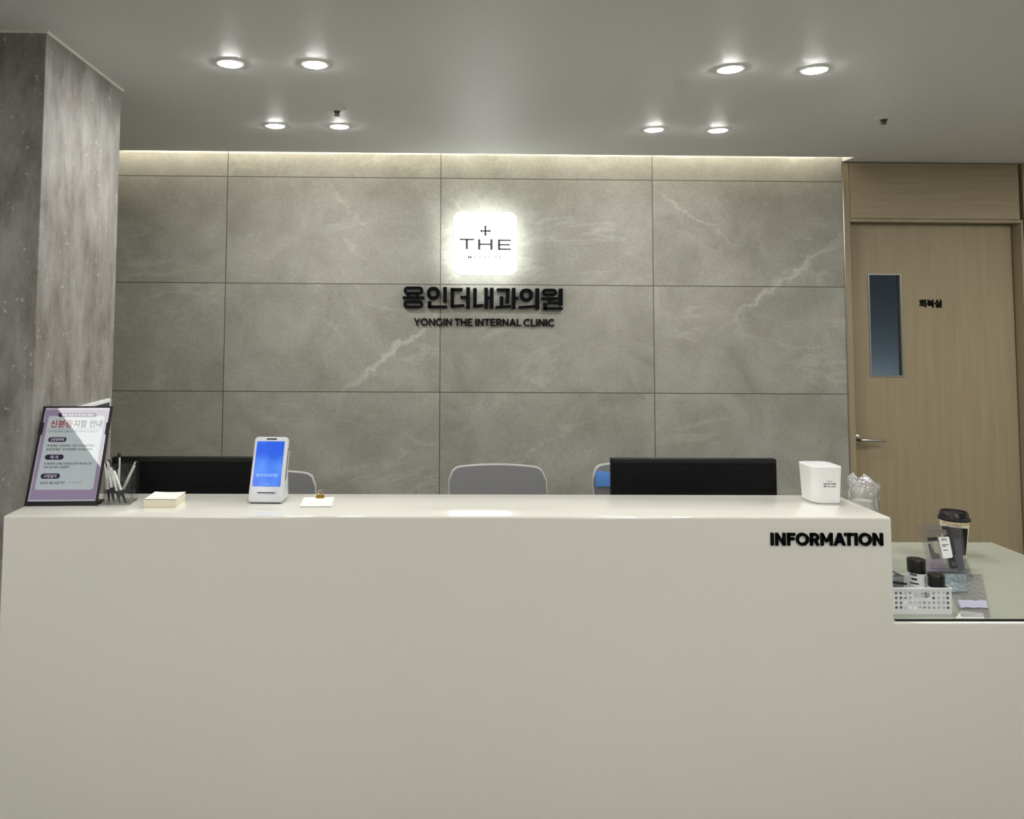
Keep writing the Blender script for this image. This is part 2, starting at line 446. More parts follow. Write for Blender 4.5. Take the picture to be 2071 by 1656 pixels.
# door leaf with narrow frosted window, lever handle, room sign
YD = 0.065
door = bpy.data.objects.new('door_1', None); COL.objects.link(door); structure(door); door.location = (3.541, YD, 0)
wx0, wx1, wz0, wz1 = 3.6605, 3.8475, 1.3600, 1.9420
b = MB()
b.box(0.0, wx0 - 3.541, 0, 0.04, 0.005, 2.231)
b.box(wx1 - 3.541, 0.960, 0, 0.04, 0.005, 2.231)
b.box(wx0 - 3.541, wx1 - 3.541, 0, 0.04, 0.005, wz0)
b.box(wx0 - 3.541, wx1 - 3.541, 0, 0.04, wz1, 2.231)
b.build('leaf', M_wood, door)
M_alu = mat('satin_aluminium', (150, 150, 146), 0.4, metal=0.6)
b = MB()
X0, X1 = wx0 - 3.541, wx1 - 3.541
b.ring([(X0 - 0.004, wz0 - 0.004), (X1 + 0.004, wz0 - 0.004), (X1 + 0.004, wz1 + 0.004), (X0 - 0.004, wz1 + 0.004)],
       [(X0 + 0.004, wz0 + 0.004), (X1 - 0.006, wz0 + 0.004), (X1 - 0.006, wz1 - 0.004), (X0 + 0.004, wz1 - 0.004)], -0.02, 0.004, Matrix.Rotation(PI / 2, 4, 'X'))
wf = b.build('window_frame', M_alu, door)
m, nt, bs = new_mat('frosted_glass')
bs.inputs['Base Color'].default_value = (0.84, 0.88, 0.90, 1); bs.inputs['Roughness'].default_value = 0.20
bs.inputs['Transmission Weight'].default_value = 1.0; bs.inputs['IOR'].default_value = 1.1; bs.inputs['Specular IOR Level'].default_value = 0.12
M_frost = m
MB().box(X0 + 0.004, X1 - 0.006, 0.012, 0.016, wz0 + 0.004, wz1 - 0.004).build('pane', M_frost, door)
# lever handle
hd = MB().lathe([(0.0265, 0.0), (0.0265, 0.006), (0.022, 0.009), (0.012, 0.010), (0.010, 0.040)], 28, Matrix.Translation((0.030, 0, 1.004)) @ Matrix.Rotation(PI / 2, 4, 'X'))
hobj = hd.build('handle', M_steel, door, smooth=True)
MB().tube([(0.026, -0.043, 1.004), (0.045, -0.046, 1.004), (0.07, -0.046, 1.0035), (0.12, -0.044, 1.0025), (0.178, -0.036, 1.001)], [0.0105, 0.0105, 0.009, 0.008, 0.005], 12).build('lever', M_steel, hobj, smooth=True)
# room lettering on the door
link_mesh('lettering', text_mesh('회복실', width=0.130, height=0.046, ext=0.004, bold=0.03), M_letter, door, loc=(4.0155 - 3.541, -0.001, 1.776), rot=UP)
# dim room behind the frosted window
M_room = mat('blue_grey_paint', (96, 106, 112), 0.9)
b = MB()
b.box(3.2, 6.0, 2.3, 2.35, 0, HC); b.box(3.15, 3.2, 0.14, 2.35, 0, HC); b.box(6.0, 6.05, 0.14, 2.35, 0, HC)
structure(b.build('wall_recovery_room', M_room))
ld = bpy.data.lights.new('recovery_room_fill', 'POINT'); ld.energy = 17.0; ld.color = (0.88, 0.95, 1.0); ld.shadow_soft_size = 0.12  # added unseen fill, set low so the pane pales towards its bottom
lo = bpy.data.objects.new('recovery_room_fill', ld); lo.location = (5.0, 1.95, 0.60); COL.objects.link(lo)

# ------------------------------------------------------------------ lamps
M_lens = emit('downlight_lens', (1.0, 0.99, 0.96), LAMP_W)
M_lamp_ring = mat('white_lamp_ring', (235, 235, 230), 0.4)
def downlight(name):
    t = bpy.data.objects.new(name, None); COL.objects.link(t); t.empty_display_size = 0.05
    MB().lathe([(0.0415, 0.0), (0.0415, -0.004), (0.0475, -0.0035), (0.0495, 0.0), (0.0415, 0.0)], 40, cap0=False, cap1=False).build('trim_ring', M_lamp_ring, t, smooth=True)
    MB().lathe([(0.0410, -0.0008), (0.0395, -0.0050), (0.030, -0.0065), (0.012, -0.0072), (0.001, -0.0072)], 40, cap0=False).build('lens', M_lens, t, smooth=True)
    return t
dl0 = downlight('downlight')
XS = [0.391, 0.694, 2.194, 2.502]; YS = [-1.6357, -0.7185]
NM = [['round recessed downlight in the front row nearest the grey stone column',
       'round recessed downlight in the front row, second from the stone column',
       'round recessed downlight in the front row, second from the oak door side',
       'round recessed downlight in the front row nearest the oak door side'],
      ['round recessed downlight in the back row nearest the grey stone column',
       'round recessed downlight in the back row directly behind a small ceiling sprinkler',
       'round recessed downlight in the back row, second from the oak door side',
       'round recessed downlight in the back row nearest the oak door side']]
first = True
for j in range(2):
    for i in range(4):
        t = dl0 if first else dup(dl0); first = False
        t.location = (XS[i], YS[j], HC)
        tag(t, NM[j][i], 'ceiling light', 'recessed ceiling downlights')
# light panels over the waiting area (behind and above the camera), plus one added fill
M_panel = emit('panel_diffuser', (1.0, 0.99, 0.965), PANEL_W)
def panel(name):
    t = bpy.data.objects.new(name, None); COL.objects.link(t); t.empty_display_size = 0.05
    MB().ring([(-0.31, -0.61), (0.31, -0.61), (0.31, 0.61), (-0.31, 0.61)], [(-0.295, -0.595), (0.295, -0.595), (0.295, 0.595), (-0.295, 0.595)], -0.012, 0.0).build('frame', M_lamp_ring, t)
    MB().box(-0.295, 0.295, -0.595, 0.595, -0.008, -0.002).build('diffuser', M_panel, t)
    return t
p0 = panel('ceiling_light_panel')
PP = [(-0.350, -3.968, 'flat white light panel over the waiting area, in front of the stone column'),
      (2.55, -4.03, 'flat white light panel over the waiting area, in front of the door end of the counter'),
      (-0.47, -6.3, 'flat white light panel farther back in the waiting area on the column side'),
      (4.70, -1.75, 'added flat white fill panel out of view, right of the low desk'),  # fill panel added out of view to brighten the right tiles and door
      (2.55, -6.3, 'flat white light panel farther back in the waiting area on the door side')]
for k, (x, y, lb) in enumerate(PP):
    t = p0 if k == 0 else dup(p0)
    t.location = (x, y, HC); t.rotation_euler = (0, 0, math.radians(12.4) if k == 0 else 0); tag(t, lb, 'ceiling light', 'light panels of the waiting area')
# warm strip lying in the cove
M_strip = emit('warm_led_strip', (1.0, 0.955, 0.89), COVE_W)
t = empty('led_strip', (0.76, -0.215, HC + 0.03), 'warm light strip hidden in the ceiling slot above the tiled wall', 'light strip')
MB().box(-2.7, 2.70, -0.010, 0.010, 0.0, 0.006).build('channel', M_alu, t)
MB().box(-2.7, 2.70, -0.006, 0.006, 0.006, 0.010).build('diode_cover', M_strip, t)

# sprinklers
M_chrome = mat('dark_chrome', (90, 88, 80), 0.35, metal=0.8)
def sprinkler(loc, label):
    t = empty('ceiling_sprinkler', loc, label, 'sprinkler', 'ceiling sprinklers')
    MB().lathe([(0.040, 0.0), (0.040, -0.002), (0.030, -0.006), (0.016, -0.008), (0.016, 0.0)], 32, cap0=False, cap1=False).build('plate', M_ceiling, t, smooth=True)
    MB().lathe([(0.0155, -0.002), (0.0155, -0.012), (0.010, -0.016), (0.010, -0.022)], 24).build('nozzle', M_chrome, t, smooth=True)
    b = MB(); b.lathe([(0.013, -0.028), (0.013, -0.0265)], 24); b.tube([(0.008, 0, -0.020), (0.008, 0, -0.027)], 0.002, 8); b.tube([(-0.008, 0, -0.020), (-0.008, 0, -0.027)], 0.002, 8)
    b.build('deflector', M_chrome, t)
    return t
sprinkler((0.713, -1.0195, HC), 'small ceiling sprinkler with round plate beside the left back downlights')
sprinkler((3.150, -0.9727, HC), 'small dark ceiling sprinkler alone near the oak door')

# ------------------------------------------------------------------ wall signs
# pixel frames of the lettering: 5.175 units per photo pixel -> metres on the wall
KP = 4.4306 / 1600.0 / 5.175
SX0, SZ0 = 0.8889, 2.3508          # wall position of the frame's corner
def wl(px, py):                    # lettering units -> wall x, z (the lettering stands level on the wall)
    return ((px) * KP, -(py) * KP)
t = empty('hangul_wall_sign', (SX0, 0.0, SZ0), 'thick black raised Korean lettering on the tiled wall below the glowing logo box', 'sign')
def glyph(prims):
    b = MB()
    for p in prims:
        if p[0] == 'r':
            _, x0, y0, x1, y1 = p
            b.prism([wl(x0, y0), wl(x1, y0), wl(x1, y1), wl(x0, y1)], 0.004, 0.022, Matrix.Rotation(PI / 2, 4, 'X'))
        elif p[0] == 'p':
            b.prism([wl(*q) for q in p[1]], 0.004, 0.022, Matrix.Rotation(PI / 2, 4, 'X'))
        elif p[0] == 'o':
            _, x0, x1, y0, y1, th, rad = p
            o = rrect(x0, x1, y0, y1, rad, 8); i = rrect(x0 + th, x1 - th, y0 + th, y1 - th, max(4, rad - th * 0.8), 8)
            b.ring([wl(*q) for q in o], [wl(*q) for q in i], 0.004, 0.022, Matrix.Rotation(PI / 2, 4, 'X'))
    return b
GL = [
 [('o', 200, 402, 935, 1019, 28, 40), ('r', 230, 1012, 260, 1045), ('r', 328, 1012, 358, 1045), ('r', 188, 1038, 412, 1066), ('o', 196, 402, 1079, 1162, 28, 40)],
 [('o', 440, 576, 938, 1073, 36, 60), ('r', 611, 939, 648, 1101), ('r', 450, 1086, 486, 1160), ('r', 450, 1131, 650, 1160)],
 [('r', 688, 948, 812, 981), ('r', 688, 948, 723, 1156), ('p', [(688, 1126), (828, 1115), (828, 1145), (688, 1156)]), ('r', 790, 1030, 856, 1058), ('r', 852, 941, 889, 1165)],
 [('r', 925, 948, 960, 1153), ('p', [(925, 1122), (1030, 1112), (1030, 1142), (925, 1153)]), ('r', 1042, 943, 1076, 1165), ('r', 1070, 1035, 1105, 1063), ('r', 1100, 943, 1136, 1165)],
 [('r', 1170, 948, 1305, 981), ('p', [(1270, 950), (1305, 950), (1297, 1106), (1262, 1106)]), ('r', 1203, 1032, 1238, 1140), ('p', [(1160, 1134), (1318, 1122), (1318, 1150), (1160, 1162)]), ('r', 1330, 943, 1366, 1166), ('r', 1360, 1035, 1395, 1063)],
 [('o', 1412, 1549, 949, 1086, 36, 60), ('p', [(1402, 1133), (1570, 1119), (1570, 1147), (1402, 1160)]), ('r', 1578, 946, 1615, 1168)],
 [('o', 1648, 1799, 949, 1026, 29, 36), ('r', 1642, 1038, 1812, 1066), ('r', 1708, 1060, 1738, 1112), ('r', 1752, 1083, 1830, 1110), ('r', 1825, 946, 1861, 1126), ('r', 1660, 1095, 1693, 1170), ('r', 1660, 1141, 1861, 1170)],
]
for g in GL: glyph(g).build('letter', M_letter, t)

# round geometric capitals
def arc_pts(cx, cy, rx, ry, a0, a1, n):
    return [(cx + rx * math.cos(math.radians(a0 + (a1 - a0) * k / n)), cy + ry * math.sin(math.radians(a0 + (a1 - a0) * k / n))) for k in range(n + 1)]
def cap(ch, s):
    """list of primitives for one capital, cap height 1, stroke s; returns (prims, advance)"""
    R = lambda x0, y0, x1, y1: ('p', [(x0, y0), (x1, y0), (x1, y1), (x0, y1)])
    if ch == 'I': return [R(0, 0, s, 1)], s
    if ch == 'N': w = 0.86; return [R(0, 0, s, 1), R(w - s, 0, w, 1), ('p', [(0, 1), (s * 0.95, 1), (w, 0), (w - s * 0.95, 0)])], w
    if ch == 'H': w = 0.84; return [R(0, 0, s, 1), R(w - s, 0, w, 1), R(0, 0.5 - s / 2, w, 0.5 + s / 2)], w
    if ch == 'F': w = 0.68; return [R(0, 0, s, 1), R(0, 1 - s * .92, w, 1), R(0, 0.42, w * 0.9, 0.42 + s * .92)], w
    if ch == 'E': w = 0.70; return [R(0, 0, s, 1), R(0, 1 - s * .92, w, 1), R(0, 0.5 - s * .42, w * 0.88, 0.5 + s * .42), R(0, 0, w, s * .92)], w
    if ch == 'L': w = 0.66; return [R(0, 0, s, 1), R(0, 0, w, s * .92)], w
    if ch == 'T': w = 0.80; return [R(0, 1 - s * .92, w, 1), R(w / 2 - s / 2, 0, w / 2 + s / 2, 1)], w
    if ch == 'O': w = 1.10; return [('a', arc_pts(w / 2, .5, w / 2, .515, 0, 360, 40)[:-1], arc_pts(w / 2, .5, w / 2 - s, .515 - s * .95, 0, 360, 40)[:-1], True)], w
    if ch == 'C': w = 0.98; return [('a', arc_pts(.55, .5, .55, .515, 42, 318, 34), arc_pts(.55, .5, .55 - s, .515 - s * .95, 42, 318, 34), False)], w
    if ch == 'G': w = 1.00; return [('a', arc_pts(.55, .5, .55, .515, 42, 330, 36), arc_pts(.55, .5, .55 - s, .515 - s * .95, 42, 330, 36), False), R(w - s - .02, .12, w - .02, .5)], w
    if ch == 'M': w = 1.02; return [R(0, 0, s, 1), R(w - s, 0, w, 1), ('p', [(0, 1), (s * .9, 1), (w / 2 + s * .42, .27), (w / 2 - s * .42, .27)]), ('p', [(w, 1), (w - s * .9, 1), (w / 2 - s * .42, .27), (w / 2 + s * .42, .27)])], w
    if ch == 'A': w = 1.02; return [('p', [(0, 0), (s * 1.08, 0), (w / 2 + s * .5, 1), (w / 2 - s * .5, 1)]), ('p', [(w, 0), (w - s * 1.08, 0), (w / 2 - s * .5, 1), (w / 2 + s * .5, 1)]), R(.2, .21, w - .2, .21 + s * .85)], w
    if ch == 'Y': w = 0.92; return [('p', [(0, 1), (s * 1.1, 1), (w / 2 + s * .5, .38), (w / 2 - s * .5, .38)]), ('p', [(w, 1), (w - s * 1.1, 1), (w / 2 - s * .5, .38), (w / 2 + s * .5, .38)]), R(w / 2 - s / 2, 0, w / 2 + s / 2, .42)], w
    if ch == 'R':
        w = 0.80; ry = .335; cy = 1 - ry
        return [R(0, 0, s, 1), R(0, 1 - s * .92, .42, 1), R(0, 1 - 2 * ry, .42, 1 - 2 * ry + s * .92),
                ('a', arc_pts(.42, cy, .36, ry, -90, 90, 18), arc_pts(.42, cy, .36 - s, ry - s * .92, -90, 90, 18), False),
                ('p', [(.34, .36), (.34 + s * 1.15, .36), (w, 0), (w - s * 1.15, 0)])], w
BEAR = {'I': (.075, .075), 'N': (.075, .075), 'H': (.075, .075), 'M': (.075, .075), 'F': (.075, .035), 'E': (.075, .04), 'L': (.075, .01), 'R': (.075, .025),
        'O': (.03, .03), 'C': (.03, .02), 'G': (.03, .06), 'T': (.015, .015), 'A': (.01, .01), 'Y': (.0, .0)}
def word(text, s, extra, space, width, height, d0, d1, parent, m):
    lay = []; x = 0; prev = ''
    for ch in text:
        if ch == ' ': x += space; prev = ' '; continue
        pr, adv = cap(ch, s); x += BEAR[ch][0] + extra
        if prev + ch == 'AT': x -= 0.13
        lay.append((x, pr)); x += adv; end = x; x += BEAR[ch][1]; prev = ch
    base = lay[0][0]; tot = end - base; kx = width / tot
    for (x0, pr) in lay:
        b = MB()
        f = lambda q: ((x0 - base + q[0]) * kx - width / 2, q[1] * height)
        for p in pr:
            if p[0] == 'p': b.prism([f(q) for q in p[1]], d0, d1, Matrix.Rotation(PI / 2, 4, 'X'))
            else: b.ring([f(q) for q in p[1]], [f(q) for q in p[2]], d0, d1, Matrix.Rotation(PI / 2, 4, 'X'), p[3])
        b.build('letter', m, parent)
t = empty('english_wall_sign', (1.4466, 0, 1.6330), 'thin black raised English lettering on the tiled wall, directly under the Korean lettering', 'sign')
word('YONGIN THE INTERNAL CLINIC', 0.185, 0.03, 0.27, 0.7870, 0.0408, 0.003, 0.012, t, M_letter)
t = empty('counter_sign', (2.261, -2.105, 1.0205), 'bold black raised lettering INFORMATION on the counter front', 'sign')
word('INFORMATION', 0.24, 0.0, 0.30, 0.3285, 0.0355, 0.0, 0.006, t, M_letter)

# glowing logo box
t = empty('logo_light_box', (1.4416, -0.022, 2.0869), 'glowing white rounded square light box with grey logo on the tiled wall', 'light box sign')
M_face = emit('lit_acrylic_face', (0.985, 1.0, 0.985), LOGO_W)
M_back = emit('lit_acrylic_edge', (0.95, 1.0, 0.97), HALO_W)
M_rear = emit('lit_box_rear', (0.95, 1.0, 0.93), 2.2)
RX = Matrix.Rotation(PI / 2, 4, 'X')
MB().prism(rrect(-0.1767, 0.1767, -0.1747, 0.1747, 0.048, 10), 0.066, 0.078, RX).build('face', M_face, t, smooth=False)
MB().prism(rrect(-0.1757, 0.1757, -0.1737, 0.1737, 0.048, 10), 0.026, 0.0655, RX).build('side_light', M_back, t)
M_edge = mat('box_rim', (205, 208, 202), 0.4)
MB().ring(rrect(-0.1787, 0.1787, -0.1767, 0.1767, 0.050, 10), rrect(-0.1767, 0.1767, -0.1747, 0.1747, 0.048, 10), 0.0655, 0.078, RX).build('rim', M_edge, t)
MB().prism(rrect(-0.165, 0.165, -0.163, 0.163, 0.045, 10), -0.008, 0.025, RX).build('back_light', M_rear, t)
M_logo = mat('grey_logo', (96, 98, 98), 0.6, spec=0.2)
b = MB()
K = 0.3534 / 1420.0     # units of the logo drawing
def lg(x, y): return ((x - 816) * K, (820 - y) * K)
for q in ([(795, 430), (850, 430), (842, 540), (852, 652), (795, 652), (806, 540)], [(708, 520), (820, 530), (938, 520), (938, 572), (820, 560), (708, 572)]):
    b.prism([lg(*p) for p in q], 0.078, 0.0795, RX)
b.build('cross', M_logo, t)
for rects in ([(253, 716, 574, 756), (387, 740, 439, 954)], [(660, 727, 713, 963), (700, 822, 944, 860), (931, 727, 984, 963)], [(1100, 730, 1150, 964), (1130, 730, 1390, 768), (1130, 829, 1366, 867), (1130, 927, 1390, 966)]):
    b = MB()
    for (x0, y0, x1, y1) in rects: b.prism([lg(x0, y0), lg(x1, y0), lg(x1, y1), lg(x0, y1)], 0.078, 0.0795, RX)
    b.build('letter', M_logo, t)
link_mesh('small_lettering', text_mesh('MEDICAL', width=0.188, height=0.016, ext=0.0005, bold=0.012, spacing=1.8), M_logo, t, loc=(0.0, -0.078, (820 - 1128) * K), rot=UP)

# ------------------------------------------------------------------ reception counter
t = empty('reception_counter', (0, 0, 0), 'long white two-level reception counter with lower desk at its door end', 'counter')
b = MB()
b.prism([(-0.117, 0.0), (3.34, 0.0), (3.34, 0.800), (2.455, 0.800), (2.455, 1.100), (-0.117, 1.100)], 1.808, 2.105, RX)
b.bevel(0.007, 3)
b.build('front', M_counter, t, smooth=True)
t = empty('work_desk', (0, 0, 0), 'white low work desk behind the counter, its bare end showing beside the oak door', 'desk')
MB().box(-0.10, 3.34, -1.807, -1.29, 0.760, 0.800).bevel(0.003, 2).build('worktop', M_counter, t)
for x in (-0.10, 1.50, 3.30): MB().box(x, x + 0.03, -1.80, -1.31, 0, 0.76).build('panel', M_counter, t)
# glass sheet on the lower desk
M_glass = mat('grey_green_glass_top', (164, 168, 156), 0.07, spec=0.5)
M_glass_edge = mat('dark_glass_edge', (30, 34, 28), 0.2)
t = empty('glass_desk_sheet', (2.9, -1.69, 0.8000), 'grey green glass sheet with dark front edge lying on the low desk', 'glass sheet')
MB().box(-0.437, 0.434, -0.401, 0.395, 0.0005, 0.006).build('sheet', M_glass, t)
MB().box(-0.437, 0.434, -0.4035, -0.401, 0.0, 0.006).build('edge', M_glass_edge, t)
ZG = 0.806

# ------------------------------------------------------------------ monitors behind the ledge
def monitor(loc, label, wd):
    t = empty('computer_monitor', loc, label, 'monitor', 'computer monitors on the desk')
    h = wd / 2
    b = MB(); b.box(-h, h, 0.0, 0.028, 0.095, 0.393); b.bevel(0.004, 2)
    cs = b.build('casing', M_black_soft, t)
    b = MB()
    for k in range(26):
        z = 0.12 + k * 0.0098
        b.box(-h + 0.01, h - 0.01, -0.0012, 0.0008, z, z + 0.0045)
    b.build('back_ribs', mat('ribbed_black', (10, 13, 15), 0.5, spec=0.2), cs)
    MB().box(-h + 0.004, h - 0.004, -0.001, 0.002, 0.3795, 0.3890).build('top_strip', mat('dark_grey_strip', (36, 36, 35), 0.45, spec=0.2), cs)
    MB().box(-h + 0.008, h - 0.008, 0.028, 0.0295, 0.110, 0.386).build('screen', mat('dark_screen', (10, 12, 16), 0.1), t)
    MB().box(-0.03, 0.03, -0.03, -0.0012, 0.0, 0.25).build('stand_post', M_black_soft, t)
    MB().box(-0.12, 0.12, -0.08, 0.11, 0.0, 0.010).bevel(0.003, 2).build('stand_base', M_black_soft, t)
    return t
monitor((2.0273, -1.68, 0.800), 'black computer monitor seen from behind, beside the white bin end of the counter', 0.5735)
monitor((0.3150, -1.68, 0.800), 'black computer monitor seen from behind, partly covered by pens and payment terminal', 0.5735)

# ------------------------------------------------------------------ office chairs
def chair(loc, rz, label, top):
    t = empty('office_chair', loc, label, 'chair', 'grey office chairs behind the counter', (0, 0, rz))
    # backrest: rounded top, slightly curved in plan; local +y is the back of the chair
    def shell(inset, dy, th):
        n = 24; m_ = 14; z0, z1 = 0.52, top - inset
        V = []; F = []
        b = MB()
        pts = []
        hw = 0.221 - inset
        for k in range(n + 1):
            x = -hw + 2 * hw * k / n
            crown = z1 - 0.013 * (x / hw) ** 2
            rr = 0.050
            e = hw - abs(x)
            if e < rr: crown -= rr - math.sqrt(max(0, rr * rr - (rr - e) ** 2))
            col = []
            for j in range(m_ + 1):
                z = z0 + (crown - z0) * j / m_
                y = 0.05 - 0.35 * (x * x) + 0.10 * ((z - 0.52) / 0.5) ** 1.2 + dy
                col.append((x, y, z))
            pts.append(col)
        fr = [[b.bm.verts.new(p) for p in c] for c in pts]
        bk = [[b.bm.verts.new((p[0], p[1] + th, p[2])) for p in c] for c in pts]
        for k in range(n):
            for j in range(m_):
                b.bm.faces.new((fr[k][j], fr[k + 1][j], fr[k + 1][j + 1], fr[k][j + 1]))
                b.bm.faces.new((bk[k][j], bk[k][j + 1], bk[k + 1][j + 1], bk[k + 1][j]))
            b.bm.faces.new((fr[k][m_], fr[k + 1][m_], bk[k + 1][m_], bk[k][m_]))
            b.bm.faces.new((fr[k][0], bk[k][0], bk[k + 1][0], fr[k + 1][0]))
        for j in range(m_):
            b.bm.faces.new((fr[0][j], fr[0][j + 1], bk[0][j + 1], bk[0][j]))
            b.bm.faces.new((fr[n][j], bk[n][j], bk[n][j + 1], fr[n][j + 1]))
        return b
    bk = shell(0.0, 0.004, 0.014).build('backrest', M_grey_rim, t, smooth=True)
    shell(0.0045, 0.0, 0.006).build('mesh_panel', M_grey_fabric, bk, smooth=True)
    b = MB(); b.prism(rrect(-0.24, 0.24, -0.335, 0.09, 0.07), 0.43, 0.49); b.bevel(0.015, 3, 0.5); b.build('seat', M_grey_fabric, t, smooth=True)
    b = MB(); b.tube([(0, 0.03, 0.43), (0, 0.085, 0.45), (0, 0.10, 0.54)], 0.022, 10); b.build('back_support', M_grey_frame, t, smooth=True)
    b = MB(); b.lathe([(0.03, 0.09), (0.03, 0.28), (0.018, 0.281), (0.018, 0.43)], 20, Matrix.Translation((0, -0.1, 0))); b.build('gas_lift', M_black, t, smooth=True)
    for k in range(5):
        a = 2 * PI * k / 5 + 0.3
        c, s_ = math.cos(a), math.sin(a)
        lg_ = MB().tube([(0, -0.1, 0.105), (0.235 * c, -0.1 + 0.235 * s_, 0.075)], [0.028, 0.016], 10).build('base_arm', M_grey_frame, t, smooth=True)
        MB().lathe([(0.026, -0.01), (0.026, 0.01)], 20, Matrix.Translation((0.235 * c, -0.1 + 0.235 * s_, 0.027)) @ Matrix.Rotation(a, 4, 'Z') @ Matrix.Rotation(PI / 2, 4, 'X')).build('caster', M_black, lg_)
    return t
ch1 = chair((1.4363, -0.95, 0), 0.0, 'grey office chair standing between the two monitors, whole backrest top in view', 1.0145)
ch2 = chair((0.402, -0.95, 0), 0.0, 'grey office chair mostly hidden behind the white payment terminal', 0.985)
ch3 = chair((2.090, -0.95, 0), 0.06, 'grey office chair behind the monitor near the bin, blue cloth on its backrest', 1.026)
t = empty('folded_cloth', (1.915, -0.93, 0.935), 'bright blue folded cloth hung on the backrest beside the right monitor', 'cloth', rot=(0.0, 0, 0.06))
b = MB()
n = 10
for dy, hh in ((0.0, 0), ):
    V = []
    for k in range(n + 1):
        x = -0.045 + 0.20 * k / n
        zt = 0.064 - 0.010 * (k / n) + 0.002 * math.sin(k * 1.3)
        for (y, z) in ((-0.004, -0.003 - 0.004 * k / n), (-0.010, 0.03), (-0.006, zt), (0.004, zt - 0.002), (0.001, 0.03), (0.004, -0.002)):
            V.append((x, y + 0.05 - 0.35 * (x - 0.175) ** 2 - 0.028 + 0.05 + 0.0, z))
    F = []
    for k in range(n):
        for j in range(6):
            F.append((k * 6 + j, (k + 1) * 6 + j, (k + 1) * 6 + (j + 1) % 6, k * 6 + (j + 1) % 6))
    F += [tuple(range(6)), tuple(range(n * 6, n * 6 + 6))]
    b.add(V, F)
b.build('cloth', M_blue, t, smooth=True)

# ------------------------------------------------------------------ notice stand on the counter
ZC = 1.100
LEAN = math.radians(22); YAW = math.radians(2.5)
t = empty('notice_stand', (-0.0060, -1.981, ZC), 'tilted black framed acrylic stand with purple bordered notice beside the stone column', 'sign stand', rot=(0, 0, YAW))
TL = Matrix.Rotation(-LEAN, 4, 'X') @ Matrix.Rotation(PI / 2, 4, 'X')    # xy drawing -> leaning plane, +z towards the viewer
fw, fh = 0.107, 0.306
b = MB()
b.ring([(-fw, 0), (fw, 0), (fw, fh), (-fw, fh)], [(-fw + 0.0065, 0.012), (fw - 0.0065, 0.012), (fw - 0.0065, fh - 0.004), (-fw + 0.0065, fh - 0.004)], 0.0, 0.006, TL)
for sgn in (-1, 1):
    b.box(min(sgn * (fw - 0.010), sgn * (fw + 0.001)), max(sgn * (fw - 0.010), sgn * (fw + 0.001)), 0.216, 0.254, 0.0015, 0.0072, TL)
fr = b.build('frame', M_black, t)
MB().box(-fw, fw, -0.002, 0.062, 0.0, 0.005).build('foot', M_black, t)
MB().box(-fw + 0.0005, fw - 0.0005, 0.0005, fh - 0.0005, -0.002, 0.0002, TL).build('back_plate', M_black, t)
pc = MB()
M_lilac = mat('lilac_print', (174, 152, 184), 0.7, spec=0.1)
M_panelprint = mat('pale_grey_print', (212, 217, 222), 0.7, spec=0.1)
M_navy = mat('dark_violet_print', (48, 38, 66), 0.7, spec=0.1)
M_ink = mat('dark_ink', (40, 44, 60), 0.7, spec=0.1)
M_red = mat('red_ink', (168, 48, 50), 0.7, spec=0.1)
M_inkgrey = mat('grey_ink', (96, 100, 112), 0.7, spec=0.1)
M_pillText = mat('pale_lilac_ink', (226, 212, 232), 0.7, spec=0.1)
M_sheet = mat('white_print_margin', (226, 220, 232), 0.7, spec=0.1)
poster = MB().box(-fw + 0.0065, fw - 0.0065, 0.012, fh - 0.004, 0.0006, 0.0012, TL).build('poster', M_sheet, t)
def onposter(name, me, m, x, y, z):
    o = link_mesh(name, me, m, poster)
    me.transform(TL @ Matrix.Translation((x, y, z)))
    return o
def shape(name, loops, m, z, th=0.00006):
    me = flat_shape(loops, th); me.transform(TL @ Matrix.Translation((0, 0, z)))
    return link_mesh(name, me, m, poster)
# coordinates of the print in metres on the sheet; H(v): fraction from its top
PT, PB = fh - 0.004, 0.012
def H(px): return PT - (px - 826.0) / (1016.0 - 826.0) * (PT - PB)   # rows as read off the notice
shape('border_print', [rrect(-0.0975, 0.0975, PB + 0.005, PT - 0.006, 0.001)], M_lilac, 0.0013)
shape('panel_print', [rrect(-0.0865, 0.0865, H(993.0), H(843.0), 0.007)], M_panelprint, 0.00145)
def pill(x0, x1, y0, y1, txt, frac=0.70):
    shape('pill_print', [rrect(x0, x1, H(y1), H(y0), 0.02, 8)], M_navy, 0.0016)
    onposter('pill_lettering', text_mesh(txt, width=(x1 - x0) * frac, height=abs(H(y1) - H(y0)) * 0.68, ext=0, bold=0.02), M_pillText, (x0 + x1) / 2, (H(y0) + H(y1)) / 2, 0.00175)
pill(-0.058, 0.062, 836.5, 845.5, '병원 오실 때 꼭 챙기세요!', 0.82)
onposter('title_lettering', text_mesh('신분증', width=0.068, height=0.0240, ext=0, bold=0.021), M_red, -0.0425, H(859.5), 0.0016)
onposter('title_lettering', text_mesh('지참 안내', width=0.088, height=0.0240, ext=0, bold=0.024), M_ink, 0.0385, H(859.5), 0.0016)
shape('rule_print', [[(-0.082, H(870.5)), (0.082, H(870.5)), (0.082, H(870.0)), (-0.082, H(870.0))]], M_inkgrey, 0.0016)
onposter('line_lettering', text_mesh('모든 의료기관에서 진료를 받으려면 신분증 제시가 필요합니다', width=0.152, height=0.0074, ext=0, bold=0.006), M_inkgrey, -0.002, H(875.5), 0.0016)
pill(-0.0745, -0.019, 887.5, 897.5, '신분증목록', 0.76)
onposter('line_lettering', text_mesh('주민등록증 / 운전면허증 / 여권 / 국가보훈등록증 /', width=0.146, height=0.0078, ext=0, bold=0.016), M_ink, -0.002, H(905.0), 0.0016)
onposter('line_lettering', text_mesh('장애인등록증 / 외국인등록증 / 모바일신분증', width=0.140, height=0.0078, ext=0, bold=0.016), M_ink, -0.005, H(912.5), 0.0016)
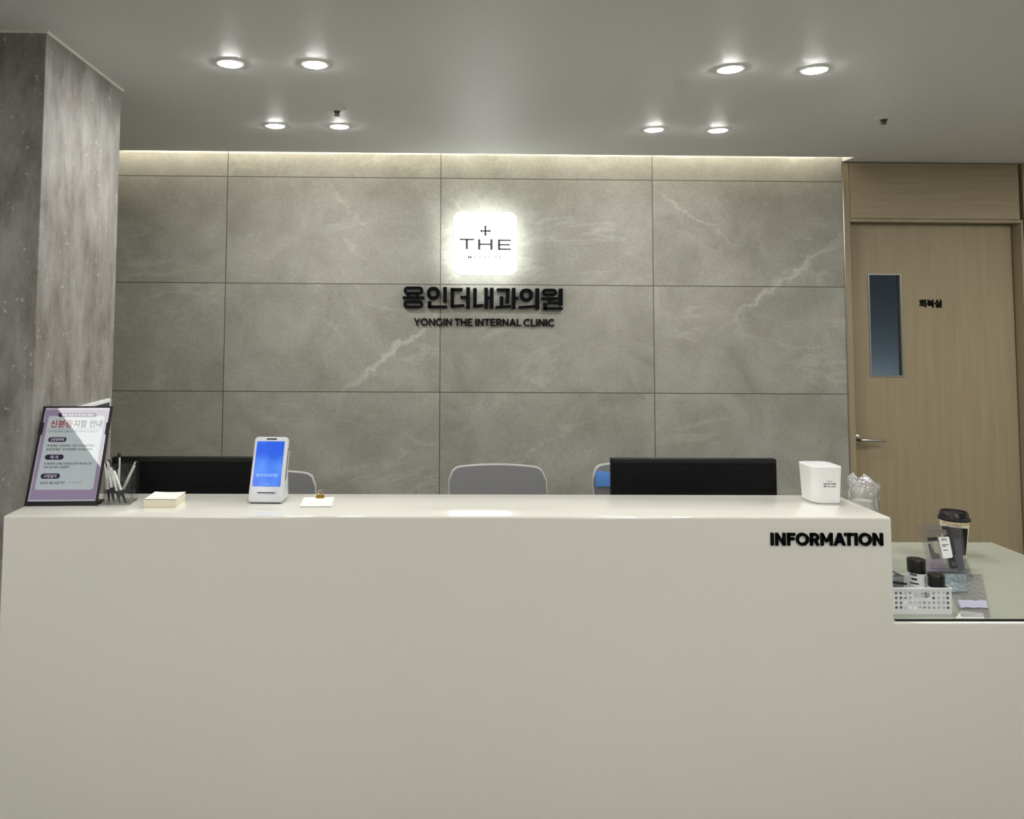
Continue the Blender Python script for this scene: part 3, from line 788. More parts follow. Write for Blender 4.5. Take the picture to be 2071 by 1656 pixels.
pill(-0.0745, -0.018, 923.0, 933.5, '예 외', 0.42)
onposter('line_lettering', text_mesh('본 병원에서 6개월 이내에 본인여부 확인하신 분 /', width=0.146, height=0.0078, ext=0, bold=0.016), M_ink, -0.0005, H(941.5), 0.0016)
onposter('line_lettering', text_mesh('19세 미만 환자 / 응급환자', width=0.078, height=0.0078, ext=0, bold=0.016), M_ink, -0.0345, H(948.5), 0.0016)
pill(-0.0765, -0.019, 961.0, 971.5, '시행일자', 0.70)
onposter('line_lettering', text_mesh('2024년 5월 20일 부터', width=0.074, height=0.0084, ext=0, bold=0.016), M_ink, -0.0385, H(979.5), 0.0016)
onposter('line_lettering', text_mesh('국민건강보험공단', width=0.042, height=0.0036, ext=0), M_inkgrey, 0.030, H(979.3), 0.0016)
M_cover = clear('acrylic_cover', (0.97, 0.985, 0.985), gloss=0.0, rough=0.01, coat=0.52)
MB().box(-fw + 0.007, fw - 0.007, 0.0125, fh - 0.0045, 0.0040, 0.0050, TL).build('cover', M_cover, t)

# small white framed panel on the side of the column
t = empty('wall_panel', (-0.125, -1.48, 1.232), 'white framed dark panel on the column side, peeking out behind the notice stand', 'wall panel')
MB().box(0.0, 0.014, -0.16, 0.145, 0.0, 0.125).bevel(0.002, 2).build('casing', M_white_plastic, t)
MB().box(0.0135, 0.0148, -0.148, 0.133, 0.036, 0.112).build('screen', mat('dark_green_screen', (52, 60, 58), 0.2), t)
b = MB(); b.box(0.0145, 0.0156, -0.06, 0.138, -0.006, 0.036); b.build('paper_slip', M_paper, t)

# ------------------------------------------------------------------ pen cup and pens
t = empty('pen_holder', (0.150, -1.935, ZC), 'clear stepped acrylic pen holder beside the notice stand', 'pen holder', rot=(0, 0, 0.10))
def open_box(b, x0, x1, y0, y1, z0, z1, th):
    b.box(x0, x1, y0, y1, z0, z0 + th)
    b.box(x0, x0 + th, y0, y1, z0 + th, z1); b.box(x1 - th, x1, y0, y1, z0 + th, z1)
    b.box(x0 + th, x1 - th, y0, y0 + th, z0 + th, z1); b.box(x0 + th, x1 - th, y1 - th, y1, z0 + th, z1)
    return b
open_box(MB(), -0.036, 0.045, -0.040, 0.006, 0.0, 0.075, 0.002).build('front_compartment', M_acrylic, t)
open_box(MB(), -0.036, 0.049, 0.006, 0.046, 0.0, 0.115, 0.002).build('back_compartment', M_acrylic, t)
M_pen_w = mat('white_pen_barrel', (238, 238, 234), 0.35)
M_pen_b = mat('black_pen_grip', (20, 20, 22), 0.4)
def pen(name_label, p0, p1, wr, cap_l, grip_l, rad=0.0042):
    """p0 foot in the holder, p1 top end; grip at the foot, cap at the top"""
    p0 = Vector(p0); p1 = Vector(p1); dr = p1 - p0; Lg = dr.length
    t = empty('pen', p0, name_label, 'pen', 'pens standing in the clear pen holder')
    t.rotation_mode = 'QUATERNION'; t.rotation_quaternion = Vector((0, 0, 1)).rotation_difference(dr)
    MB().lathe([(0.001, 0.0), (rad * 0.8, 0.012), (rad, 0.018), (rad, grip_l)], 14).build('grip', M_pen_b, t, smooth=True)
    MB().lathe([(rad, grip_l), (rad, Lg - cap_l)], 14).build('barrel', M_pen_w, t, smooth=True)
    c = MB().lathe([(rad * 1.3, Lg - cap_l), (rad * 1.3, Lg - 0.003), (rad, Lg)], 14).build('cap', M_pen_b, t, smooth=True)
    MB().box(-0.0016, 0.0016, -rad - 0.004, -rad - 0.0025, Lg - cap_l - wr, Lg - 0.002).build('clip', M_pen_w if wr < 0.03 else M_pen_b, t)
    return t
pen('white pen with dark cap standing nearest the notice frame', (0.1245, -1.9450, ZC + 0.003), (0.1050, -1.9320, ZC + 0.1205), 0.006, 0.013, 0.038)
pen('white pen leaning left with its cap against the dark cluster of caps', (0.1400, -1.9500, ZC + 0.003), (0.1120, -1.9340, ZC + 0.1290), 0.02, 0.030, 0.045)
pen('white pen crossing from upper left, its dark grip in the middle of the holder', (0.1630, -1.9600, ZC + 0.003), (0.1170, -1.9360, ZC + 0.1240), 0.02, 0.020, 0.038)
pen('tall upright white pen with black cap, highest in the holder', (0.1410, -1.9150, ZC + 0.003), (0.1370, -1.9080, ZC + 0.1460), 0.034, 0.014, 0.05)
pen('white pen leaning left across the front of the holder, lowest barrel end', (0.1810, -1.9610, ZC + 0.003), (0.1345, -1.9480, ZC + 0.1050), 0.012, 0.008, 0.042)
pen('white pen leaning right out of the holder towards the monitor', (0.1400, -1.9120, ZC + 0.004), (0.1900, -1.9040, ZC + 0.1200), 0.022, 0.012, 0.034)

# ------------------------------------------------------------------ memo pad, payment terminal, slips with clip
t = empty('memo_pad', (0.2975, -1.953, ZC), 'thick square block of cream memo paper between pen holder and terminal', 'memo pad')
MB().box(-0.0485, 0.0480, -0.0495, 0.0470, 0.0, 0.0225).build('block', M_paper_cream, t)
b = MB()
for k, (dx, dy, rz) in enumerate(((0.000, 0.001, 0.0), (0.001, 0.002, 0.01), (0.0005, 0.001, -0.012))):
    n = 8; V = []; F = []
    for i in range(n + 1):
        for j in range(2):
            x = -0.0482 + 0.0965 * i / n; y = -0.0495 + 0.0975 * j
            V.append((x + dx - y * rz, y + dy + x * rz, 0.0226 + k * 0.0009 + 0.0016 * (abs(i - n / 2) / (n / 2)) ** 2 * j))
    for i in range(n): F.append((2 * i, 2 * i + 2, 2 * i + 3, 2 * i + 1))
    b.add(V, F)
b.build('loose_sheets', M_paper, t)

t = empty('payment_terminal', (0.603, -1.950, ZC), 'white tilted payment terminal with bright blue screen on the counter', 'payment terminal', rot=(0, 0, math.radians(-2)))
KL = math.radians(25)
TK = Matrix.Translation((0, 0, 0.004)) @ Matrix.Rotation(-KL, 4, 'X') @ Matrix.Rotation(PI / 2, 4, 'X')
kw, kh = 0.0535, 0.205
b = MB(); b.prism(rrect(-kw, kw, 0.0, kh, 0.011, 6), -0.014, 0.004, TK); b.bevel(0.0022, 2, 0.9)
M_term = mat('terminal_white', (220, 223, 226), 0.3)
body = b.build('front_slab', M_term, t, smooth=True)
b = MB()
b.prism([(0.012, 0.004), (0.098, 0.0), (0.104, 0.004), (0.098, 0.03), (0.085, 0.12), (0.083, 0.15), (0.066, 0.13)], -kw + 0.004, kw - 0.002,
        Matrix(((0, 0, 1, 0), (1, 0, 0, 0), (0, 1, 0, 0), (0, 0, 0, 1))))
b.bevel(0.002, 2)
b.build('rear_wedge', M_term, t, smooth=True)
MB().box(-0.046, 0.046, 0.004, 0.095, -0.0, 0.006).build('base_pad', M_black_soft, t)
m, nt, bs = new_mat('blue_lit_screen')
tc = nt.nodes.new('ShaderNodeTexCoord'); n_ = nt.nodes.new('ShaderNodeTexNoise'); n_.inputs['Scale'].default_value = 9; n_.inputs['Detail'].default_value = 2
nt.links.new(tc.outputs['Object'], n_.inputs['Vector'])
rp = nt.nodes.new('ShaderNodeValToRGB'); rp.color_ramp.elements[0].position = 0.4; rp.color_ramp.elements[1].position = 0.62
rp.color_ramp.elements[0].color = lin((30, 96, 232)); rp.color_ramp.elements[1].color = lin((92, 156, 255))
nt.links.new(n_.outputs['Fac'], rp.inputs['Fac']); nt.links.new(rp.outputs[0], bs.inputs['Emission Color'])
bs.inputs['Emission Strength'].default_value = 0.46; bs.inputs['Base Color'].default_value = (0.01, 0.01, 0.02, 1); bs.inputs['Roughness'].default_value = 0.15
M_blue_screen = m
scr = MB().prism(rrect(-0.0455, 0.0425, 0.0475, 0.190, 0.001), 0.0036, 0.0046, TK).build('screen', M_blue_screen, t)
me = text_mesh('용인더내과의원', width=0.066, height=0.0105, ext=0, bold=0.01); me.transform(TK @ Matrix.Translation((-0.003, 0.082, 0.0048)))
link_mesh('screen_lettering', me, emit('pale_blue_lit_text', (0.45, 0.66, 1.0), 0.5), scr)
me = flat_shape([rrect(-0.007, 0.008, 0.0535, 0.0555, 0.001)], 0.00005); me.transform(TK @ Matrix.Translation((0, 0, 0.0048)))
link_mesh('screen_mark', me, emit('pale_blue_mark', (0.3, 0.5, 1.0), 0.5), scr)
MB().prism(rrect(-0.0165, 0.0165, 0.1955, 0.1995, 0.002), 0.0036, 0.0045, TK).build('speaker_slot', M_black, t)
sl = MB().prism(rrect(-0.031, 0.031, 0.0225, 0.0315, 0.004), 0.0036, 0.0048, TK).build('card_slot', mat('slot_bezel', (150, 154, 158), 0.3, metal=0.4), t)
MB().prism(rrect(-0.027, 0.027, 0.0262, 0.0292, 0.001), 0.0044, 0.0052, TK).build('slot_opening', M_black, sl)
MB().box(kw - 0.001, kw + 0.004, 0.080, 0.165, -0.013, -0.008, TK).build('side_reader', M_term, t)
MB().box(kw - 0.001, kw + 0.001, 0.070, 0.170, -0.008, -0.004, TK).build('reader_slot', M_black, t)

t = empty('paper_slips', (0.7625, -1.935, ZC), 'small stack of white paper slips with gold clip beside the terminal', 'paper slips', rot=(0, 0, 0.045))
b = MB()
for k in range(5):
    M_ = Matrix.Rotation(random.uniform(-0.03, 0.03), 4, 'Z')
    b.box(-0.047 + random.uniform(-.002, .002), 0.047, -0.062, 0.060 + random.uniform(-.003, .002), 0.0002 + k * 0.0008, 0.0008 + k * 0.0008, M_)
b.build('sheets', M_paper, t)
me = text_mesh('용인더내과의원', width=0.045, height=0.006, ext=0); me.transform(Matrix.Translation((-0.01, -0.02, 0.0044)))
link_mesh('printed_lettering', me, mat('faint_print', (206, 205, 204), 0.8), t)
cl = empty('binder_clip', (0.7640, -1.8850, ZC + 0.0042), 'gold binder clip gripping the back edge of the paper slips', 'binder clip', rot=(0, 0, 0.045))
cl.scale = (0.86, 0.86, 0.8)
b = MB()
b.prism([(-0.016, 0.0), (0.016, 0.0), (0.012, 0.013), (-0.012, 0.013)], -0.0005, 0.0005, Matrix.Translation((0, -0.010, 0)) @ Matrix.Rotation(math.radians(62), 4, 'X'))
b.box(-0.012, 0.012, -0.004, 0.004, 0.0105, 0.0118)
b.prism([(-0.016, 0.0), (0.016, 0.0), (0.012, 0.013), (-0.012, 0.013)], -0.0005, 0.0005, Matrix.Translation((0, 0.010, 0)) @ Matrix.Rotation(math.radians(118), 4, 'X'))
b.build('body', M_brass, cl)
M_wire = mat('pale_gold_wire', (225, 205, 160), 0.3, metal=0.8)
MB().tube([(-0.004, -0.004, 0.0115), (-0.007, 0.000, 0.019), (-0.0075, 0.003, 0.0245), (-0.003, 0.004, 0.0275), (0.003, 0.004, 0.0275), (0.0075, 0.003, 0.0245), (0.007, 0.000, 0.019), (0.004, -0.004, 0.0115)], 0.0010, 8).build('wire_handle', M_wire, cl, smooth=True)

# ------------------------------------------------------------------ white bin on the ledge
t = empty('white_bin', (2.3600, -1.8830, ZC), 'white open plastic bin with small black print at the end of the counter', 'bin')
b = MB()
def rr3(sx, sy, rad): return rrect(-sx, sx, -sy, sy, rad, 6)
prof = [(0.0430, 0.0475, 0.0), (0.0455, 0.0500, 0.002), (0.0505, 0.0545, 0.113), (0.0490, 0.0530, 0.1135), (0.0440, 0.0485, 0.004)]
L0 = None
rings = []
for (sx, sy, z) in prof:
    rings.append([b.bm.verts.new((p[0], p[1], z)) for p in rr3(sx, sy, 0.026)])
for i in range(len(rings) - 1):
    n = len(rings[0])
    for k in range(n):
        b.bm.faces.new((rings[i][k], rings[i][(k + 1) % n], rings[i + 1][(k + 1) % n], rings[i + 1][k]))
b.bm.faces.new(rings[0][::-1]); b.bm.faces.new(rings[-1])
b.build('tub', mat('white_bin_plastic', (247, 248, 247), 0.4), t, smooth=True)
tilt = math.atan2(0.0045, 0.111)
for (txt, wd_, ht, x, z, bo) in (('Targeted', 0.0190, 0.0046, 0.0020, 0.0690, 0.0), ('Dual Action Therapy', 0.0400, 0.0050, 0.0035, 0.0612, 0.05), ('에스이엔큐', 0.0275, 0.0050, 0.0085, 0.0528, 0.02)):
    me = text_mesh(txt, width=wd_, height=ht, ext=0.0, bold=bo)
    o = link_mesh('print_lettering', me, M_black, t, loc=(x, -0.0500 - 0.0045 * z / 0.111 - 0.0003, z), rot=(PI / 2 - 0.04 * 0, 0, 0))
b = MB(); b.prism([(-0.0170, 0.0495), (-0.0140, 0.0535), (-0.0125, 0.0565), (-0.0095, 0.0565), (-0.0085, 0.0545), (-0.0110, 0.0525), (-0.0130, 0.0520)], 0.0520, 0.0528, RX)
b.build('print_mark', M_black, t)

# ------------------------------------------------------------------ bag of paper cups behind the ledge
t = empty('paper_cup_bag', (2.682, -1.55, 0.800), 'crumpled clear plastic bag over white paper cups behind the counter end', 'bag')
b = MB()
for k in range(7):
    z = 0.0 + k * 0.022
    b.lathe([(0.026, z), (0.030, z + 0.088), (0.0325, z + 0.090), (0.0325, z + 0.094), (0.028, z + 0.093)], 28)
b.build('cups', mat('white_paper_cup', (236, 236, 232), 0.6), t, smooth=True)
b = MB()
n = 36; zs = [0.0, 0.03, 0.08, 0.13, 0.18, 0.215, 0.235, 0.252, 0.270, 0.288, 0.302, 0.315]
R0 = [0.044, 0.046, 0.047, 0.049, 0.050, 0.051, 0.052, 0.0515, 0.049, 0.043, 0.033, 0.016]
rs = random.Random(3); ph = [rs.uniform(0, 6.28) for _ in range(8)]
V = []; F = []
for i, z in enumerate(zs):
    for k in range(n):
        a = 2 * PI * k / n
        f = 1 + 0.05 * math.sin(3 * a + ph[0] + z * 9) + 0.045 * math.sin(7 * a + ph[1] - z * 25) + 0.03 * math.sin(12 * a + ph[2] + z * 40)
        rr_ = R0[i] * f
        x = rr_ * math.cos(a); y = rr_ * 0.85 * math.sin(a); zz = z
        if i >= 7:   # a loose corner of film sticking out to the right
            pull = max(0, math.cos(a - 0.05)) ** 10
            x += pull * 0.018 * (1 if i < 9 else 0.8); zz += pull * 0.012 * (1 if i < 9 else -1.0)
            zz += 0.010 * math.sin(2 * a + 2.4)
        if i > 8: x -= 0.012 * (i - 8) / 3
        V.append((x, y, zz))
for i in range(len(zs) - 1):
    for k in range(n):
        j = (k + 1) % n
        F.append((i * n + k, i * n + j, (i + 1) * n + j, (i + 1) * n + k))
b.add(V, F)
b.build('film', clear('crumpled_film', (0.97, 0.97, 0.97), gloss=0.5, rough=0.12, body=0.28, body_col=(0.92, 0.91, 0.90), bump=1.0, bscale=38), t, smooth=True)

# ------------------------------------------------------------------ things on the low desk
# coffee cup
t = empty('coffee_cup', (3.080, -1.455, ZG), 'cream takeaway coffee cup with black lid and black printed panel on the low desk', 'coffee cup')
b = MB(); b.lathe([(0.034, 0.0), (0.0345, 0.002), (0.0475, 0.128), (0.050, 0.130), (0.050, 0.133), (0.046, 0.133)], 40)
body = b.build('cup_body', mat('cream_cup_paper', (238, 230, 206), 0.6, noise=0.02), t, smooth=True)
b = MB()
n = 18; V = []; F = []
for j in range(2):
    for k in range(n + 1):
        a = math.radians(184 + 118 * k / n)
        z = (0.006, 0.104)[j] + (0.004 * math.sin(k / n * PI) if j else 0)
        rr_ = 0.0348 + (0.0475 - 0.0345) * (z - 0.002) / 0.126 + 0.0006
        V.append((rr_ * math.cos(a), rr_ * math.sin(a), z))
for k in range(n): F.append((k, k + 1, n + 2 + k, n + 1 + k))
b.add(V, F); b.build('printed_panel', mat('black_print', (16, 13, 13), 0.5, spec=0.2), body, smooth=True)
b = MB()
for k in range(18):
    a = math.radians(190 + 170 * k / 17.0)
    rr_ = 0.0476
    z = 0.117 + (0.003 if k % 2 else 0)
    b.lathe([(0.0032, 0), (0.0032, 0.0008)], 10, Matrix.Translation((rr_ * math.cos(a) * 0.985, rr_ * math.sin(a) * 0.985, z)) @ Matrix.Rotation(a, 4, 'Z') @ Matrix.Rotation(PI / 2, 4, 'Y'))
b.build('gold_print', mat('gold_print', (214, 178, 96), 0.5), body)
b = MB(); b.lathe([(0.0525, 0.128), (0.0535, 0.132), (0.0520, 0.137), (0.0480, 0.139), (0.0450, 0.156), (0.0430, 0.1585), (0.0400, 0.158), (0.0390, 0.153), (0.001, 0.152)], 40)
b.box(-0.012, 0.012, -0.045, -0.030, 0.152, 0.160)
b.build('lid', mat('black_lid', (22, 20, 22), 0.35), t, smooth=True)

# clear blister pack leaning against the cup
BL = math.radians(22)
t = empty('blister_pack', (2.880, -1.675, 0.826), 'clear plastic pack with black and grey strips and barcode tag standing before the coffee cup', 'plastic pack')
TB = Matrix.Rotation(-BL, 4, 'X') @ Matrix.Rotation(PI / 2, 4, 'X')
def slab(name, pts, z0, z1, m, par):
    return MB().prism(pts, z0, z1, TB).build(name, m, par)
FO = [(-0.0455, 0.1426), (0.107, 0.1395), (0.0790, -0.0175), (-0.0439, -0.0175)]
slab('film', FO, 0.0095, 0.0102, clear('pack_film', (0.97, 0.97, 0.98), gloss=0.05, rough=0.06, body=0.015, body_col=(0.9, 0.9, 0.9)), t)
slab('backing', FO, -0.001, 0.0, clear('pack_backing', (0.94, 0.94, 0.95), gloss=0.02, rough=0.1, body=0.03, body_col=(0.8, 0.75, 0.85)), t)
bs_ = slab('black_strip', [(0.0373, 0.136), (0.0632, 0.1344), (0.0523, 0.0002), (0.0457, -0.0046), (0.0285, -0.0046)], 0.001, 0.006, mat('black_strip', (24, 25, 32), 0.35), t)
MB().ring(arc_pts(0.0426, 0.0114, 0.0060, 0.0060, 0, 360, 20)[:-1], arc_pts(0.0426, 0.0114, 0.0042, 0.0042, 0, 360, 20)[:-1], 0.0058, 0.0068, TB).build('eyelet', M_grey_rim, bs_)
slab('grey_strip', [(0.0656, 0.088), (0.0723, 0.0929), (0.0881, 0.0929), (0.0906, 0.0896), (0.0758, -0.0078), (0.055, -0.0142)], 0.001, 0.005, mat('blue_grey_strip', (104, 110, 122), 0.4), t)
tg = slab('barcode_tag', [(0.0107, 0.0978), (0.0444, 0.0995), (0.0479, 0.0962), (0.0431, 0.034), (0.0384, 0.03), (0.01, 0.0275), (0.0075, 0.0307), (0.0096, 0.0567)], 0.011, 0.0118, M_paper, t)
b = MB()
for k in range(9):
    x = 0.0185 + k * 0.0023; wd_ = 0.0008 + 0.0008 * (k * 7 % 3 == 0)
    b.prism([(x, 0.0945), (x + wd_, 0.0945), (x + wd_ - 0.0003, 0.0855), (x - 0.0003, 0.0855)], 0.0118, 0.0121, TB)
for (xa, xb, y) in ((0.0156, 0.0394, 0.0747), (0.0150, 0.0289, 0.0690), (0.0150, 0.0310, 0.0567)):
    b.prism([(xa, y), (xb, y), (xb, y - 0.003), (xa, y - 0.003)], 0.0118, 0.0121, TB)
b.build('tag_print', M_inkgrey, tg)
slab('silver_clip', [(-0.0197, 0.1209), (-0.014, 0.1226), (0.0423, 0.1227), (0.0452, 0.1144), (0.0406, 0.1044), (0.0314, 0.1028), (0.0284, 0.111), (-0.0089, 0.1093), (-0.0147, 0.101), (-0.0208, 0.1043)], 0.0108, 0.0135, mat('shiny_silver', (235, 235, 235), 0.15, metal=1.0), t)
slab('dark_piece', [(-0.0226, 0.0977), (0.0094, 0.0994), (0.0074, 0.0862), (-0.024, 0.0862)], 0.001, 0.006, M_pen_b, t)
slab('cream_piece', [(-0.0105, 0.0846), (0.0074, 0.0862), (0.0027, 0.0567), (-0.0062, 0.0437), (-0.0131, 0.0502)], 0.001, 0.006, M_paper_cream, t)
slab('grey_piece', [(-0.0267, 0.0763), (-0.0193, 0.078), (-0.014, 0.0469), (0.005, 0.0405), (0.0031, 0.0275), (-0.0268, 0.0259)], 0.001, 0.004, mat('smoky_grey_piece', (120, 118, 120), 0.3), t)

# flat clear pouches
def pouch(name, corners, z, m, label, nx=10, ny=10, amp=0.004, extra=None, seed=1):
    cx = sum(c[0] for c in corners) / 4; cy = sum(c[1] for c in corners) / 4
    t = empty(name, (cx, cy, z), label, 'plastic pouch', 'flat plastic pouches on the low desk')
    rs = random.Random(seed); p_ = [rs.uniform(0, 6) for _ in range(6)]
    def P(u, v, dz=0):
        a, b_, c, d_ = corners
        x = (a[0] * (1 - u) + b_[0] * u) * (1 - v) + (d_[0] * (1 - u) + c[0] * u) * v - cx
        y = (a[1] * (1 - u) + b_[1] * u) * (1 - v) + (d_[1] * (1 - u) + c[1] * u) * v - cy
        e = math.sin(PI * min(1, max(0, u))) * math.sin(PI * min(1, max(0, v)))
        hz = amp * e * (1.0 + 0.6 * math.sin(9 * u + p_[0]) + 0.6 * math.sin(11 * v + p_[1]) + 0.5 * math.sin(17 * (u + v) + p_[2]))
        return (x, y, max(0.0, hz) + dz)
    def sheet(u0, u1, v0, v1, dz, nm, mm, par):
        V = []; F = []
        for j in range(ny + 1):
            for i in range(nx + 1): V.append(P(u0 + (u1 - u0) * i / nx, v0 + (v1 - v0) * j / ny, dz))
        for j in range(ny):
            for i in range(nx): F.append((j * (nx + 1) + i, j * (nx + 1) + i + 1, (j + 1) * (nx + 1) + i + 1, (j + 1) * (nx + 1) + i))
        bb = MB(); bb.add(V, F); return bb.build(nm, mm, par, smooth=True)
    f = sheet(0, 1, 0, 1, 0.0016, 'film', m, t)
    for e in (extra or []): sheet(e[1], e[2], e[3], e[4], e[5], e[0], e[6], t)
    return t
M_film1 = clear('clear_pouch_film', (0.97, 0.975, 0.985), gloss=0.25, rough=0.10, body=0.16, body_col=(0.85, 0.87, 0.92), bump=0.7, bscale=45)
M_film3 = clear('clear_sleeve_film', (0.95, 0.96, 0.96), gloss=0.3, rough=0.08, body=0.08, body_col=(0.75, 0.78, 0.8), bump=0.4, bscale=30)
M_film2 = clear('teal_pouch_film', (0.80, 0.92, 0.95), gloss=0.7, rough=0.10, body=0.45, body_col=(0.55, 0.70, 0.76), bump=1.0, bscale=50)
M_lav = mat('lavender_print', (176, 176, 196), 0.5)
pouch('clear_pouch', [(2.665, -2.084), (2.752, -2.084), (3.0111, -1.6891), (2.8719, -1.6895)], ZG + 0.0016, M_film1, 'large clear plastic pouch with lavender band lying along the basket towards the desk front', amp=0.003,
      extra=[('band_print', 0.10, 0.97, 0.17, 0.33, 0.0024, M_lav)], seed=2)
tag(MB().prism([(2.645, -2.088), (2.730, -2.088), (2.7546, -2.0478), (2.6988, -2.0318)], 0.0, 0.0012).build('paper_sheet', M_paper, None, loc=(0, 0, ZG + 0.0003)), 'small white paper sheet at the front edge of the glass beside the basket', 'paper')
pc_ = pouch('clear_sleeve', [(2.8200, -1.7600), (2.9255, -1.7700), (3.080, -1.5200), (2.9700, -1.5150)], ZG + 0.0008, M_film3, 'thin clear plastic sleeve with one modelled dark reflection spot lying under the pack near the cup', amp=0.001, seed=4)
MB().lathe([(0.0065, 0.0), (0.0065, 0.0016), (0.004, 0.003)], 16, Matrix.Translation((2.958 - pc_.location.x, -1.712 - pc_.location.y, 0.0022))).build('reflection_dot', mat('slate_reflection', (78, 84, 96), 0.4), pc_)  # small slate disc standing in for a reflection on the film
pouch('teal_pouch', [(2.7327, -1.8925), (2.828, -1.8787), (2.9450, -1.7050), (2.848, -1.7000)], ZG + 0.0060, M_film2, 'shiny teal tinted pouch lying behind the basket under the standing pack', amp=0.006, seed=5)
pouch('purple_pouch', [(2.7900, -1.7000), (2.8950, -1.6950), (2.9568, -1.5453), (2.8800, -1.5600)], ZG + 0.0140, clear('purple_pouch_film', (0.88, 0.82, 0.94), gloss=0.5, rough=0.12, body=0.6, body_col=(0.46, 0.36, 0.56), bump=0.7, bscale=40),
      'purple tinted plastic pouch lying behind the tall bottle', amp=0.003, seed=9)

# white perforated basket
BX0, BX1, BY0, BY1, BH = 2.462, 2.6575, -2.055, -1.930, 0.0760
t = empty('plastic_basket', ((BX0 + BX1) / 2, (BY0 + BY1) / 2, ZG), 'white perforated plastic basket holding bottles at the counter end', 'basket')
M_basket = mat('white_basket_plastic', (228, 231, 231), 0.4)
hw, hd_ = (BX1 - BX0) / 2, (BY1 - BY0) / 2
def circ(cx, cy, rr_, n=14): return [(cx + rr_ * math.cos(2 * PI * k / n), cy + rr_ * math.sin(2 * PI * k / n)) for k in range(n)]
def side_panel(length, slot, anchor_right=True):
    loops = [[(-length / 2, 0), (length / 2, 0), (length / 2, BH), (-length / 2, BH)]]
    p = 0.01405
    ncol = int((length - 0.012) / p)
    rows = [0.25, 0.432, 0.62, 0.80]
    xr = length / 2 - 0.0115
    for c in range(ncol):
        x = xr - c * p
        for ri, rz in enumerate(rows):
            if slot and 3 < c < 8 and ri >= 2: continue
            loops.append(circ(x, rz * BH, 0.0046))
    if slot:
        xa, xb = xr - 7 * p - 0.004, xr - 4 * p + 0.004
        loops.append(rrect(xa, xb, 0.615 * BH, 0.85 * BH, 0.008))
    return loops
def panel_obj(loops, M_):
    me = flat_shape(loops, 0.0009); me.transform(M_ @ RX); return me
link_mesh('side_panel', panel_obj(side_panel(2 * hw, True), Matrix.Translation((0, -hd_ + 0.001, 0))), M_basket, t)
link_mesh('side_panel', panel_obj(side_panel(2 * hw, True), Matrix.Translation((0, hd_ - 0.001, 0))), M_basket, t)
link_mesh('side_panel', panel_obj(side_panel(2 * hd_ - 0.004, False), Matrix.Translation((-hw + 0.001, 0, 0)) @ Matrix.Rotation(PI / 2, 4, 'Z')), M_basket, t)
link_mesh('side_panel', panel_obj(side_panel(2 * hd_ - 0.004, False), Matrix.Translation((hw - 0.001, 0, 0)) @ Matrix.Rotation(PI / 2, 4, 'Z')), M_basket, t)
MB().box(-hw + 0.002, hw - 0.002, -hd_ + 0.002, hd_ - 0.002, 0.002, 0.004).build('bottom', M_basket, t)
b = MB(); b.ring(rrect(-hw - 0.003, hw + 0.003, -hd_ - 0.003, hd_ + 0.003, 0.006), rrect(-hw + 0.002, hw - 0.002, -hd_ + 0.002, hd_ - 0.002, 0.003), BH - 0.006, BH + 0.001)
b.build('rim', M_basket, t)
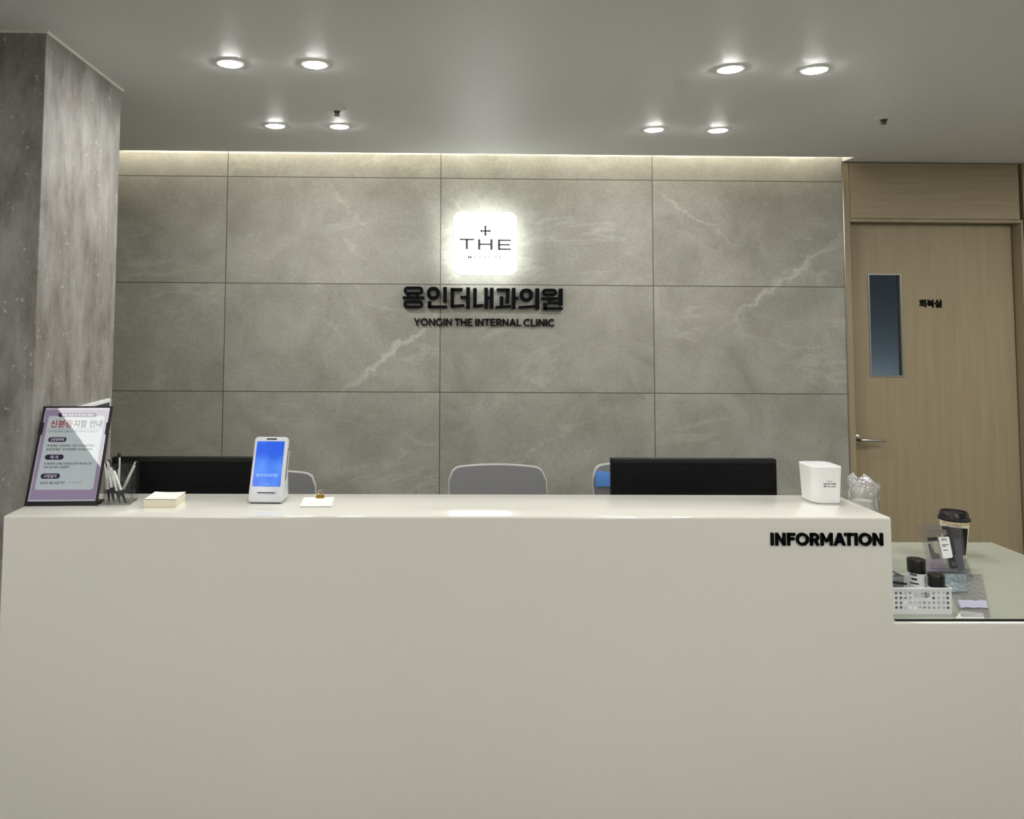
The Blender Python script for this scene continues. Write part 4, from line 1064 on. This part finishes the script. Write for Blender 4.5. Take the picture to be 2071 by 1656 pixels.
# bottles in the basket
M_bottle = mat('white_bottle_label', (230, 231, 232), 0.35)
def bottle(x, y, rad, zc, ztop, label, stripes):
    z0 = ZG + 0.0042
    t = empty('medicine_bottle', (x, y, z0), label, 'bottle', 'bottles in the white basket')
    c = zc - z0; h = ztop - z0
    b = MB(); b.lathe([(rad * 0.96, 0), (rad, 0.003), (rad, c - 0.004), (rad * 0.97, c)], 36); bo = b.build('body', M_bottle, t, smooth=True)
    b = MB(); b.lathe([(rad * 0.985, c), (rad * 0.985, h - 0.002), (rad * 0.94, h), (rad * 0.80, h), (rad * 0.78, h - 0.0012), (0.001, h - 0.0012)], 36)
    b.build('cap', mat('black_cap', (14, 14, 15), 0.3), t, smooth=True)
    for (a0, a1, z0_, z1_, mm) in stripes:
        n = 12; V = []; F = []
        for j in range(2):
            for k in range(n + 1):
                a = math.radians(a0 + (a1 - a0) * k / n); V.append(((rad + 0.0004) * math.cos(a), (rad + 0.0004) * math.sin(a), (z0_, z1_)[j] * c))
        for k in range(n): F.append((k, k + 1, n + 2 + k, n + 1 + k))
        b = MB(); b.add(V, F); b.build('label_print', mm, bo, smooth=True)
    return t
bottle(2.5985, -1.985, 0.0258, 0.9075, 0.9465, 'taller white medicine bottle with black cap and dark label stripes in the basket',
       [(195, 240, 0.93, 0.99, M_inkgrey), (205, 240, 0.80, 0.86, M_ink), (195, 250, 0.68, 0.72, M_ink), (255, 300, 0.50, 0.515, M_inkgrey), (260, 300, 0.42, 0.435, M_inkgrey), (255, 300, 0.58, 0.595, M_inkgrey)])
bottle(2.6300, -2.0285, 0.0235, 0.8790, 0.9135, 'shorter white bottle with black cap in the right front corner of the basket', [(200, 240, 0.5, 0.6, M_inkgrey)])
# clear box with white lid at the left of the basket
t = empty('clear_container', (2.507, -1.990, ZG + 0.0042), 'small clear plastic container with white flap beside the tall bottle in the basket', 'container', rot=(0, 0, 0.15))
open_box(MB(), -0.030, 0.030, -0.028, 0.028, 0.0, 0.095, 0.0015).build('box', clear('container_plastic', (0.75, 0.77, 0.78), gloss=0.4, rough=0.08, body=0.25, body_col=(0.4, 0.42, 0.43)), t)
b = MB(); b.tube([(-0.03, 0.026, 0.096), (-0.01, 0.024, 0.122), (0.012, 0.022, 0.118), (0.034, 0.02, 0.100)], 0.0016, 8); b.build('wire', M_paper, t)
b = MB(); b.box(-0.029, 0.029, 0.010, 0.027, 0.0, 0.088); b.build('white_packet', M_bottle, t)
MB().box(-0.026, 0.020, -0.024, 0.006, 0.0016, 0.030).build('dark_packet', M_black_soft, t)
MB().box(-0.028, 0.028, -0.030, -0.0285, 0.072, 0.078, Matrix.Rotation(0.16, 4, 'Y')).build('dark_stripe', M_pen_b, t)
